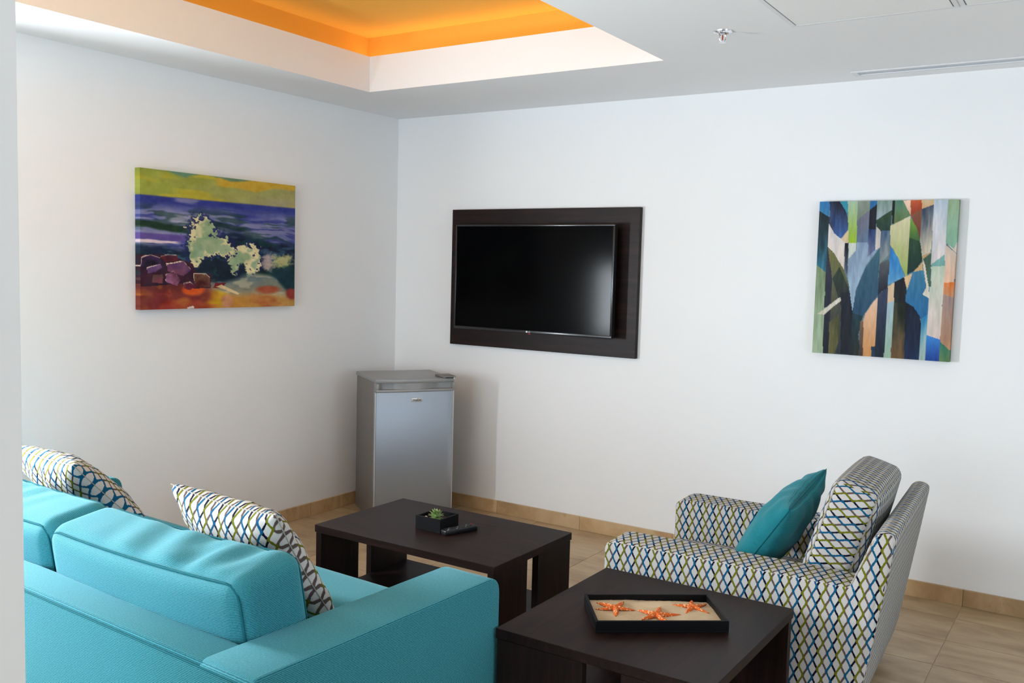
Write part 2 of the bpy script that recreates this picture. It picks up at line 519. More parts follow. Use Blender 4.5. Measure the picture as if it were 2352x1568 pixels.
W1 = (-3.75, -3.09, 0.10, 2.34)      # left wall window: y0 y1 z0 z1
W2 = (0.5, 3.3, 0.10, 2.10)          # back wall window: x0 x1 z0 z1
W3 = (-3.3, -2.3, 0.10, 2.10)        # right wall window: y0 y1 z0 z1
struct(link('wall_left', panel_with_holes(ROOM_Y, 0, -0.05, TOP, [W1], lambda u, v, t: (-t, u, v), 0.14), 'white_paint'))
struct(link('wall_far', box(-0.14, ROOM_X+0.14, 0, 0.14, -0.05, TOP), 'white_paint'))
struct(link('wall_back', panel_with_holes(-0.14, ROOM_X+0.14, -0.05, TOP, [W2], lambda u, v, t: (u, ROOM_Y-t, v), 0.14), 'soft_grey_paint'))
struct(link('wall_right', panel_with_holes(ROOM_Y, 0, -0.05, TOP, [W3], lambda u, v, t: (ROOM_X+t, u, v), 0.14), 'soft_grey_paint'))
struct(link('wall_column', box(2.28, 2.634, -4.32, -3.937, 0, CEIL+0.02, 0.004, 2), 'white_paint'))

# windows: frame, mullion and pane in each opening
def window(name, a0, a1, z0, z1, fn, parts):
    fw = 0.045
    root = None
    def bar(nm, u0, u1, v0, v1, d0, d1, mat, parent):
        ps = [fn(u, v, d) for u in (u0, u1) for v in (v0, v1) for d in (d0, d1)]
        lo = [min(p[i] for p in ps) for i in range(3)]; hi = [max(p[i] for p in ps) for i in range(3)]
        return link(nm, box(lo[0], hi[0], lo[1], hi[1], lo[2], hi[2], 0.004 if mat != 'window_glass' else 0), mat, parent)
    root = bar(name, a0, a1, z0, z0+fw, 0.03, 0.09, 'alu_white', None); struct(root)
    bar('frame_rail', a0, a1, z1-fw, z1, 0.03, 0.09, 'alu_white', root)
    bar('frame_stile', a0, a0+fw, z0+fw, z1-fw, 0.03, 0.09, 'alu_white', root)
    bar('frame_stile', a1-fw, a1, z0+fw, z1-fw, 0.03, 0.09, 'alu_white', root)
    for k in range(parts):
        p0 = a0+fw+(a1-a0-2*fw)*k/parts; p1 = a0+fw+(a1-a0-2*fw)*(k+1)/parts
        if k: bar('mullion', p0-0.02, p0+0.02, z0+fw, z1-fw, 0.035, 0.085, 'alu_white', root)
        bar('pane', p0+(0.02 if k else 0), p1-(0.02 if k < parts-1 else 0), z0+fw, z1-fw, 0.057, 0.063, 'window_glass', root)
window('window_1', *W1, lambda u, v, d: (-d, u, v), 1)
window('window_2', *W2, lambda u, v, d: (u, ROOM_Y-d, v), 3)
window('window_3', *W3, lambda u, v, d: (ROOM_X+d, u, v), 2)

# ceiling with the tray opening
RX0, RX1, RY0, RY1 = 0.468, 2.20, -3.9, -0.80
struct(link('ceiling', panel_with_holes(0, ROOM_X, ROOM_Y, 0, [(RX0-0.02, RX1+0.02, RY0-0.02, RY1+0.02)], lambda u, v, t: (u, v, CEIL+t), 0.012), 'ceiling_paint'))
FZ = 2.622       # top of the white fascia
CS = 0.16        # depth of the light trough behind it
CT = 2.772       # cove ceiling
def ring_wall(x0, x1, y0, y1, z0, z1, t):
    bm = bmesh.new()
    add_box(bm, x0-t, x0, y0-t, y1+t, z0, z1); add_box(bm, x1, x1+t, y0-t, y1+t, z0, z1)
    add_box(bm, x0, x1, y1, y1+t, z0, z1); add_box(bm, x0, x1, y0-t, y0, z0, z1)
    return mesh_from(bm, 0)
struct(link('trim_1', ring_wall(RX0, RX1, RY0, RY1, CEIL, FZ, 0.02), 'ceiling_paint'))
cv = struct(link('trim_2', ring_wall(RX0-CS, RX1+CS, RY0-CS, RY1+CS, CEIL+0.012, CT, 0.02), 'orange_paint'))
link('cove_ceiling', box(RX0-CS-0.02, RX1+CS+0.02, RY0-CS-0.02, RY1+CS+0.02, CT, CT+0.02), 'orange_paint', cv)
# light strips lying in the trough
def cove_lamp(name, loc, length, along, power):
    d = bpy.data.lights.new(name, 'AREA'); d.shape = 'RECTANGLE'; d.size = length; d.size_y = 0.03
    d.energy = power; d.color = (1.0, 0.90, 0.66)
    o = bpy.data.objects.new(name, d); COL.objects.link(o); o.location = loc
    o.rotation_euler = (PI, 0, 0 if along == 'x' else PI/2)
zc = FZ-0.035
cove_lamp('cove_lamp_far', ((RX0+RX1)/2, RY1+CS-0.024, zc), RX1-RX0+2*CS-0.02, 'x', 1.6)
cove_lamp('cove_lamp_left', (RX0-CS+0.024, (RY0+RY1)/2, zc), RY1-RY0+2*CS-0.02, 'y', 1.45)
cove_lamp('cove_lamp_right', (RX1+CS-0.024, (RY0+RY1)/2, zc), RY1-RY0+2*CS-0.02, 'y', 1.45)

# floor: slab plus travertine tiles
fl = struct(link('floor', box(-0.14, ROOM_X+0.14, ROOM_Y-0.14, 0.14, -0.06, -0.0025), 'grout'))
TX, TY, G = 0.574, 0.2965, 0.0016
tile_cache = {}
def tile(x0, x1, y0, y1):
    key = (round(x1-x0, 4), round(y1-y0, 4))
    if key not in tile_cache:
        tile_cache[key] = mesh_from(box(-key[0]/2+G, key[0]/2-G, -key[1]/2+G, key[1]/2-G, -0.010, 0.0), 0)
    o = link('tile', tile_cache[key], 'travertine_floor', fl, ((x0+x1)/2, (y0+y1)/2, 0))
ys = [0.0, -0.207]
while ys[-1] > ROOM_Y: ys.append(max(ROOM_Y, ys[-1]-TY))
xs = [0.0]
while xs[-1] < ROOM_X: xs.append(min(ROOM_X, xs[-1]+(TX if len(xs) > 1 else 3.441-5*TX)))
for j in range(len(ys)-1):
    for i in range(len(xs)-1):
        tile(xs[i], xs[i+1], ys[j+1], ys[j])
# stone skirting in pieces
BH = 0.078
def skirting(name, cuts, fn):
    root = None
    for a, b in zip(cuts[:-1], cuts[1:]):
        p, q = fn(a, 0.0), fn(b, 0.014)
        lo = (min(p[0], q[0]), min(p[1], q[1])); hi = (max(p[0], q[0]), max(p[1], q[1]))
        horizontal = abs(hi[0]-lo[0]) > abs(hi[1]-lo[1]); g = 0.0008
        x0, x1, y0, y1 = (lo[0]+g, hi[0]-g, lo[1], hi[1]) if horizontal else (lo[0], hi[0], lo[1]+g, hi[1]-g)
        o = link(name if root is None else 'skirting_piece', box(x0, x1, y0, y1, 0.0, BH, 0.0012, 1), 'travertine_base', root)
        if root is None: root = struct(o)
skirting('baseboard_far', [0.014, 0.267, 0.845, 1.423, 2.0, 2.72, 3.441, 4.02, 4.60, 5.18, 5.76, ROOM_X], lambda a, t: (a, -t))
skirting('baseboard_left', [0, -0.18, -0.76, -1.34, -1.91, -2.49, -3.07, -3.65, -4.22, -4.80, -5.4, -6.0, -6.5, ROOM_Y], lambda a, t: (t, a))
skirting('baseboard_right', [0, -0.6, -1.2, -1.8, -2.4, -3.0, -3.6, -4.2, -4.8, -5.4, -6.0, -6.6, ROOM_Y], lambda a, t: (ROOM_X-t, a))

# ------------------------------------------------------------------ sofa
SO = (0.3235, -3.264); SR = math.radians(-2.3); SL, SD = 2.13, 0.91
sofa = thing('sofa', 'long teal two-seat sofa with low arms, seen from behind', 'sofa', (*SO, 0), SR)
AW, AH = 0.185, 0.598
TEALUV = {0: (1, 2), 1: (0, 2), 2: (0, 1)}
def teal(name, bm, sch=TEALUV, parent=sofa):
    return link(name, uvmesh(bm, sch), 'teal_fabric', parent)
teal('base', box(0.03, SL-0.03, 0.02, SD-0.03, 0.055, 0.29, 0.012))
for x0 in (0.0, SL-AW):
    prof = round_poly([(0.0, 0.05), (SD, 0.05), (SD, AH), (0.0, AH)], [0.01, 0.012, 0.055, 0.03], 7)
    arm = teal('arm', prism(prof, x0, x0+AW, 'yz', 0.022, 4), {0: (1, 2), 1: (0, 2), 2: (1, 0)})
    for xs_, sg in ((x0, -1), (x0+AW, 1)):
        k = 0.0065; pts = []
        for y, z in round_poly([(0.012, 0.06), (SD-0.012, 0.06), (SD-0.012, AH-0.012), (0.012, AH-0.012)], [0.01, 0.012, 0.05, 0.03], 7):
            pts.append((xs_-sg*0.0045, y, z))
        link('seam', tube(bmesh.new(), [(p[0], p[1], p[2]) for p in pts], 0.0036, True, 5), 'teal_seam', arm)
BT = 0.135
back = teal('back_frame', prism(round_poly([(0.004, 0.05), (BT+0.03, 0.05), (BT, AH-0.004), (0.004, AH-0.004)], [0.005, 0.005, 0.03, 0.014], 5), AW-0.012, SL-AW+0.012, 'yz', 0.006, 2), {0: (1, 2), 1: (0, 2), 2: (0, 1)})
link('seam', tube(bmesh.new(), [(0.01, 0.0005, AH-0.0155), (SL-0.01, 0.0005, AH-0.0155)], 0.0026, False, 5), 'teal_seam', back)
# outer back panel reaches across the arm ends
teal('back_panel', box(0.003, SL-0.003, -0.003, 0.03, 0.055, AH-0.0165, 0.004))
for k in range(2):
    w = (SL-2*AW)/2
    cx = AW+w*(k+0.5)
    me = softbox((w-0.004, SD-BT+0.03, 0.17), 0.035, (0, 0.01, 0.012), (20, 20, 8))
    link('seat_cushion', me, 'teal_fabric', sofa, (cx, BT+(SD-BT+0.03)/2-0.005, 0.29+0.085))
def cushion_wr(seed):
    ph = [random.Random(seed*10+i).uniform(0, 6.28) for i in range(6)]
    def f(p, q):
        m = max(0, 1-abs(q[0])**4)*max(0, 1-abs(q[1])**5)
        top = max(0, q[2])**3
        p.z += 0.006*top*m*math.sin(34*p.x+16*p.y+ph[0])*max(0, 0.4+math.sin(5*p.x+ph[1]))
        p.z += 0.0045*top*m*math.sin(58*p.x-14*p.y+ph[2])*max(0, 0.2+math.sin(6*p.x+ph[3]))
        p.y += 0.004*m*math.sin(14*p.x+ph[4])*q[1]*(1-abs(q[2]))
        p.z -= 0.016*top*(1-abs(q[0])**2)   # sag along the top
        return p
    return f
for k in range(2):
    w = (SL-2*AW)/2-0.006
    cx = AW+(SL-2*AW)/2*(k+0.5)+(0.012 if k == 0 else 0.004)
    dims = (w, 0.215, 0.40)
    me = softbox(dims, 0.05, (0.004, 0.022, 0.008), (46, 16, 18), wr=cushion_wr(k+1))
    mw = Matrix.Translation((cx, BT+0.108+0.005, 0.552)) @ Matrix.Rotation(math.radians(9), 4, 'X') @ Matrix.Rotation(math.radians(-1.5 if k else 1.0), 4, 'Y')
    cu = link('back_cushion', me, 'teal_fabric', sofa, mw=mw)
    for sg in (-1, 1):
        pts = seam_loop(dims, 0.05, 1, sg)
        dens = []
        for i in range(len(pts)):
            a, b = Vector(pts[i]), Vector(pts[(i+1) % len(pts)]); nn = max(1, int((b-a).length/0.02))
            for j in range(nn):
                p = a.lerp(b, j/nn)
                q = [p.x/(w/2), sg*0.93, p.z/0.2]
                p.y += sg*0.0022
                if p.z > 0: p = Vector((p.x, p.y, p.z-0.016*max(0, min(1, q[2]))**3*(1-min(1, abs(q[0]))**2)+0.001))
                dens.append(p)
        link('seam', tube(bmesh.new(), dens, 0.0030, True, 5), 'teal_seam', cu)
for x in (0.1, SL-0.1):
    for y in (0.08, SD-0.1):
        link('foot', box(x-0.03, x+0.03, y-0.03, y+0.03, 0, 0.056, 0.003), 'wenge_z', sofa)

# throw pillows on the sofa
def zig_pillow(label, center, xv, yv, w, h, t, seed, mat='zigzag_pillow', rim='zigzag_seam', uvoff=(0, 0), roll=0, group=None):
    mw = basis(center, xv, yv) @ Matrix.Rotation(math.radians(roll), 4, 'Z')
    root = thing('throw_pillow', label, 'pillow', mw=mw, group=group)
    me, rimpts = pillow(w, h, t, seed=seed, uvoff=uvoff)
    link('cover', me, mat, root)
    link('rim_seam', tube(bmesh.new(), rimpts, 0.0016, True, 6), rim, root)
    return root
zig_pillow('zigzag patterned throw pillow in the middle of the teal sofa, nearest the coffee table', (1.885, -2.835, 0.635), (0.9958, -0.0916, 0), (-0.02, -0.227, 0.37), 0.50, 0.46, 0.17, 3, group='zigzag throw pillows on the sofa')
zig_pillow('zigzag patterned throw pillow at the far left end of the teal sofa', (0.74, -2.665, 0.62), (0.995, -0.096, 0), (-0.03, -0.306, 0.315), 0.52, 0.46, 0.17, 8, uvoff=(0.013, 0.02), group='zigzag throw pillows on the sofa')

# ------------------------------------------------------------------ dark tables
def slab_table(name, label, cat, x0, x1, y0, y1, zt, sides, grain):
    """top, shelf and four upright panels; `sides` is the axis the panels stand across ('x': on the x ends)"""
    cx, cy = (x0+x1)/2, (y0+y1)/2
    t = thing(name, label, cat, (cx, cy, 0))
    hx, hy = (x1-x0)/2, (y1-y0)/2; th = 0.03; pt = 0.028; o = 0.004
    link('top', box(-hx, hx, -hy, hy, zt-th, zt, 0.0015, 1), grain, t)
    if sides == 'x':
        L = 2*hy-2*o; a = L*0.41; b = L*0.445
        for s in (-1, 1):
            xa = -hx+o if s < 0 else hx-o-pt
            link('side_panel', box(xa, xa+pt, -hy+o, -hy+o+a, 0, zt-th-0.0012, 0.001, 1), 'wenge_z', t)
            link('side_panel', box(xa, xa+pt, hy-o-b, hy-o, 0, zt-th-0.0012, 0.001, 1), 'wenge_z', t)
        link('shelf', box(-hx+o+pt, hx-o-pt, -hy+0.01, hy-0.01, 0.15, 0.178, 0.001, 1), grain, t)
    else:
        L = 2*hx-2*o; a = L*0.43; b = L*0.39
        for s in (-1, 1):
            ya = -hy+o if s < 0 else hy-o-pt
            link('side_panel', box(-hx+o, -hx+o+a, ya, ya+pt, 0, zt-th-0.0012, 0.001, 1), 'wenge_z', t)
            link('side_panel', box(hx-o-b, hx-o, ya, ya+pt, 0, zt-th-0.0012, 0.001, 1), 'wenge_z', t)
        link('shelf', box(-hx+0.01, hx-0.01, -hy+o+pt, hy-o-pt, 0.15, 0.178, 0.001, 1), grain, t)
    return t
TZ = 0.45
slab_table('coffee_table', 'dark wood rectangular coffee table with a lower shelf, in front of the sofa', 'table', 1.304, 2.181, -2.016, -1.464, TZ, 'x', 'wenge_x')
slab_table('side_table', 'square dark wood side table between sofa arm and armchair', 'table', 2.4955, 3.161, -2.47, -1.771, TZ, 'y', 'wenge_y')

# ------------------------------------------------------------------ armchair
AO = (2.438, -1.281); AR = math.radians(3.0); AWD = 0.90
chair = thing('armchair', 'upholstered armchair in zigzag diamond fabric standing below the abstract painting', 'armchair', (*AO, 0), AR)
ARMUV = {0: (1, 2), 1: (0, 2), 2: (0, 1)}
def zig(name, bm, sch=ARMUV, parent=chair, off=(0, 0), smooth=40):
    return link(name, uvmesh(bm, sch, smooth, off), 'zigzag_fabric', parent)
aw, ah = 0.17, 0.535
for sgn in (-1, 1):
    v0, v1 = (-AWD/2, -AWD/2+aw) if sgn < 0 else (AWD/2-aw, AWD/2)
    prof = round_poly([(0.0, 0.05), (0.85, 0.05), (0.862, 0.12), (0.935, ah-0.008), (0.045, ah), (0.0, ah-0.012)], [0.02, 0.04, 0.05, 0.02, 0.03, 0.045], 7)
    arm = zig('arm', prism(prof, v0, v1, 'xz', 0.020, 4))
    for vs_, sg in ((v0, -1), (v1, 1)):
        pts = [(u, vs_-sg*0.0045, z) for u, z in round_poly([(0.010, 0.07), (0.84, 0.07), (0.852, 0.12), (0.925, ah-0.018), (0.045, ah-0.011), (0.010, ah-0.022)], [0.02, 0.04, 0.05, 0.02, 0.03, 0.045], 7)]
        link('piping', tube(bmesh.new(), pts, 0.0028, True, 5), 'zigzag_seam', arm)
bprof = round_poly([(0.70, 0.06), (0.868, 0.06), (0.892, 0.16), (0.951, 0.53), (0.978, 0.712), (0.915, 0.716), (0.845, 0.53), (0.76, 0.30)], [0.02, 0.05, 0.1, 0.2, 0.030, 0.05, 0.1, 0.1], 7)
bk = zig('backrest', prism(bprof, -AWD/2+0.004, AWD/2-0.004, 'xz', 0.018, 3), {0: (1, 2), 1: (0, 2), 2: (1, 0)})
for sgn in (-1, 1):
    v = sgn*(AWD/2-0.008)
    pts = [(u, v, z) for u, z in round_poly([(0.852, ah+0.004), (0.945, ah-0.002), (0.970, 0.702), (0.920, 0.708)], [0.0, 0.0, 0.028, 0.045], 6)]
    link('piping', tube(bmesh.new(), pts, 0.0030, True, 5), 'zigzag_seam', bk)
zig('seat_base', box(0.015, 0.80, -AWD/2+aw-0.01, AWD/2-aw+0.01, 0.06, 0.24, 0.01), {0: (1, 2), 1: (0, 2), 2: (1, 0)})
sw = AWD-2*aw
link('seat_cushion', softbox((0.80, sw-0.004, 0.145), 0.035, (0.008, 0, 0.014), (20, 16, 8), scheme={0: (1, 2), 1: (2, 0), 2: (1, 0)}), 'zigzag_fabric', chair, (0.405, 0, 0.305))
# loose back cushion leaning against the back
dims = (0.155, sw-0.01, 0.46)
cme = softbox(dims, 0.034, (0.022, 0.006, 0.012), (12, 26, 22), scheme={0: (1, 2), 1: (2, 0), 2: (1, 0)})
mw = Matrix.Translation((0.760, 0.016, 0.585)) @ Matrix.Rotation(math.radians(16), 4, 'Y')
bc = link('back_cushion', cme, 'zigzag_fabric', chair, mw=mw)
for sg in (-1, 1):
    pts = seam_loop(dims, 0.034, 0, sg)
    link('piping', tube(bmesh.new(), pts, 0.0030, True, 5), 'zigzag_seam', bc)
for u in (0.06, 0.78):
    for v in (-AWD/2+0.07, AWD/2-0.07):
        link('foot', box(u-0.025, u+0.025, v-0.025, v+0.025, 0, 0.062, 0.003), 'wenge_z', chair)
zig_pillow('plain teal throw pillow leaning in the zigzag armchair', (2.945, -1.265, 0.562), (0.025, 0.985, 0.172), (0.55, 0, 0.83), 0.43, 0.42, 0.17, 15, 'teal_pillow', 'teal_seam')

# ------------------------------------------------------------------ mini fridge
FR = math.radians(57.0); FW, FD, FH = 0.47, 0.46, 0.852
fr = thing('mini_fridge', 'silver mini fridge with a blue-grey door standing in the room corner', 'fridge', (0.49, -0.73, 0), FR)
link('body', box(0.004, FW-0.004, 0.062, FD, 0.025, FH-0.022, 0.006), 'fridge_body', fr)
tp = [(0.0, 0.02), (FW*0.25, 0.006), (FW*0.5, 0.0), (FW*0.75, 0.006), (FW, 0.02), (FW, FD), (0.0, FD)]
link('top_plate', prism(tp, FH-0.022, FH, 'xy', 0.003, 2), 'fridge_cap', fr)
def bow(x):
    q = abs((x-FW/2)/(FW/2))
    return -0.008*(1-q*q)+(0.022*max(0, (q-0.84)/0.16)**2 if x > FW/2 else 0)
dp = [(FW*k/40, bow(FW*k/40)) for k in range(41)]+[(FW, 0.058), (0, 0.058)]
dr = link('door', prism(dp, 0.045, FH-0.072, 'xy', 0.003, 2), 'fridge_door', fr)
link('edge_strip', box(-0.0015, 0.004, 0.018, 0.030, 0.05, FH-0.075, 0.002), 'fridge_edge', dr)
link('edge_strip', box(FW-0.004, FW+0.0015, 0.018, 0.030, 0.05, FH-0.075, 0.002), 'fridge_edge', dr)
cp = [(FW*k/40, bow(FW*k/40)-0.001) for k in range(41)]+[(FW, 0.058), (0, 0.058)]
cap = link('door_cap', prism(cp, FH-0.072, FH-0.058, 'xy', 0.002, 2), 'fridge_cap', fr)
def gy(x):
    s = abs((x-FW/2)/(FW/2))
    return 0.030 if s > 0.9 else (0.002+0.034*min(1, max(0, (s-0.12)/0.45))**1.5)
gp = [(0.012+(FW-0.024)*k/40, gy(0.012+(FW-0.024)*k/40)) for k in range(41)]+[(FW-0.012, 0.058), (0.012, 0.058)]
link('grip', prism(gp, FH-0.058, FH-0.0225, 'xy', 0, 1), 'fridge_cap', cap)
link('cap_end', box(0.0, 0.014, 0.0, 0.058, FH-0.058, FH-0.0225, 0.002), 'fridge_cap', cap)
link('cap_end', box(FW-0.014, FW, 0.0, 0.058, FH-0.058, FH-0.0225, 0.002), 'fridge_cap', cap)
link('gasket', box(0.008, FW-0.008, 0.056, 0.064, 0.05, FH-0.03), 'fridge_dark', fr)
hg = link('hinge_cover', prism(round_poly([(FW-0.085, 0.12), (FW-0.07, 0.01), (FW+0.004, -0.004), (FW+0.004, 0.12)], 0.006, 3), FH, FH+0.014, 'xy', 0.003, 2), 'fridge_body', fr)
link('hinge_slot', box(FW-0.055, FW-0.012, -0.001, 0.01, FH+0.001, FH+0.006, 0.001), 'black_plastic', hg)
link('hinge_pin', lathe([(0, 0.012), (0.007, 0.012), (0.007, -0.004), (0, -0.004)], 14), 'chrome', hg, (FW-0.004, 0.004, FH))
bd = link('badge', box(FW*0.43, FW*0.57, bow(FW/2)-0.0035, bow(FW/2)+0.002, 0.722, 0.746, 0.0015), 'badge_metal', dr)
tm = text_mesh('mabe', 0.022)
link('badge_lettering', tm, 'badge_ink', bd, (FW*0.5, bow(FW/2)-0.0041, 0.7345), (PI/2, 0, 0))
for x in (0.05, FW-0.05):
    for y in (0.09, FD-0.05):
        link('foot', lathe([(0, 0), (0.016, 0), (0.016, 0.026), (0, 0.026)], 14), 'black_plastic', fr, (x, y, 0))

# ------------------------------------------------------------------ TV panel and TV
tvp = thing('wall_panel', 'dark wood backing panel on the far wall behind the television', 'panel', (1.108, 0, 1.4347))
link('board', box(-0.637, 0.637, -0.03, 0, -0.415, 0.415, 0.0012, 1), 'wenge_x', tvp)
tv = thing('television', 'flat black television mounted on a dark wood panel', 'television', (1.103, -0.12, 1.4395))
hw, hh = 0.538, 0.3135
link('case', box(-hw+0.004, hw-0.004, 0.008, 0.045, -hh+0.004, hh-0.004, 0.004), 'black_plastic', tv)
link('rear_housing', box(-0.36, 0.36, 0.045, 0.07, -0.22, 0.18, 0.01), 'matte_black', tv)
link('wall_mount', box(-0.2, 0.2, 0.069, 0.091, -0.15, 0.15, 0.002), 'steel', tv)
bz = 0.011
for nm, a in (('bezel_top', (-hw, hw, -0.001, 0.012, hh-bz, hh)), ('bezel_bottom', (-hw, hw, -0.001, 0.012, -hh, -hh+bz+0.006)),
              ('bezel_side', (-hw, -hw+bz, -0.001, 0.012, -hh+bz+0.006, hh-bz)), ('bezel_side', (hw-bz, hw, -0.001, 0.012, -hh+bz+0.006, hh-bz))):
    link(nm, box(*a, 0.002, 2), 'bezel', tv)
link('screen', box(-hw+bz, hw-bz, 0.004, 0.009, -hh+bz+0.006, hh-bz), 'screen_glass', tv)
lg = link('logo_disc', lathe([(0, 0.0008), (0.0055, 0.0008), (0.0055, 0), (0, 0)], 16), 'white_print', tv, (-0.010, -0.0012, -hh+0.0085), (PI/2, 0, 0))
link('logo_lettering', text_mesh('LG', 0.013, 0.0004), 'white_print', tv, (0.006, -0.0014, -hh+0.0085), (PI/2, 0, 0))
link('standby_light', box(-0.004, 0.014, 0.0, 0.008, -hh-0.005, -hh+0.0005, 0.002), 'red_plastic', tv)

# ------------------------------------------------------------------ paintings (colour stored per vertex)
def vnoise(X, Y, sx, sy, seed, octaves=3):
    r = np.random.RandomState(seed); out = np.zeros_like(X); amp = 1.0; tot = 0
    for o in range(octaves):
        g = r.rand(64, 64)
        x = X*sx*2**o; y = Y*sy*2**o
        xi = np.floor(x).astype(int); yi = np.floor(y).astype(int); fx = x-xi; fy = y-yi
        fx = fx*fx*(3-2*fx); fy = fy*fy*(3-2*fy)
        a = g[yi % 64, xi % 64]; b = g[yi % 64, (xi+1) % 64]; c = g[(yi+1) % 64, xi % 64]; d = g[(yi+1) % 64, (xi+1) % 64]
        out += amp*((a*(1-fx)+b*fx)*(1-fy)+(c*(1-fx)+d*fx)*fy); tot += amp; amp *= 0.55
    return out/tot
def inside(px, py, poly):
    r = np.zeros(px.shape, bool); n = len(poly)
    for i in range(n):
        x0, y0 = poly[i]; x1, y1 = poly[(i+1) % n]
        if y0 == y1: continue
        c = ((y0 > py) != (y1 > py)) & (px < (x1-x0)*(py-y0)/(y1-y0)+x0)
        r ^= c
    return r
def sstep(e0, e1, x):
    t = np.clip((x-e0)/(e1-e0), 0, 1); return t*t*(3-2*t)
def tolin(c):
    c = np.clip(c/255.0, 0, 1); return np.where(c <= 0.04045, c/12.92, ((c+0.055)/1.055)**2.4)
def canvas(name, label, cols, rows, w, h, depth, img, mw, edge):
    """box canvas whose front is a fine grid carrying the painted colours; the print wraps round the sides"""
    us = np.linspace(-w/2, w/2, cols+1); vs = np.linspace(h/2, -h/2, rows+1)
    U, V = np.meshgrid(us, vs)
    n = (cols+1)*(rows+1)
    co = np.stack([U.ravel(), np.full(n, -depth), V.ravel()], 1)
    idx = np.arange(n).reshape(rows+1, cols+1)
    quads = np.stack([idx[:-1, :-1], idx[1:, :-1], idx[1:, 1:], idx[:-1, 1:]], -1).reshape(-1, 4)
    rim = list(idx[0, :])+list(idx[1:, -1])+list(idx[-1, -2::-1])+list(idx[-2:0:-1, 0])
    back = co[rim].copy(); back[:, 1] = 0.0
    co2 = np.concatenate([co, back]); m = len(rim)
    side = [(rim[i], rim[(i+1) % m], n+(i+1) % m, n+i) for i in range(m)]
    faces = quads.tolist()+[list(map(int, s)) for s in side]+[[int(n+i) for i in range(m)][::-1]]
    me = bpy.data.meshes.new(name)
    me.from_pydata(co2.tolist(), [], faces)
    colr = np.concatenate([img.reshape(-1, 3), img.reshape(-1, 3)[rim]*edge])
    at = me.color_attributes.new('paint', 'FLOAT_COLOR', 'POINT')
    at.data.foreach_set('color', np.concatenate([tolin(colr), np.ones((len(colr), 1))], 1).astype(np.float32).ravel())
    me.materials.append(MAT['canvas_print'])
    bm = bmesh.new(); bm.from_mesh(me); bmesh.ops.recalc_face_normals(bm, faces=list(bm.faces)); bm.to_mesh(me); bm.free()
    root = thing(name, label, 'painting', mw=mw)
    link('canvas', me, None, root)
    return root

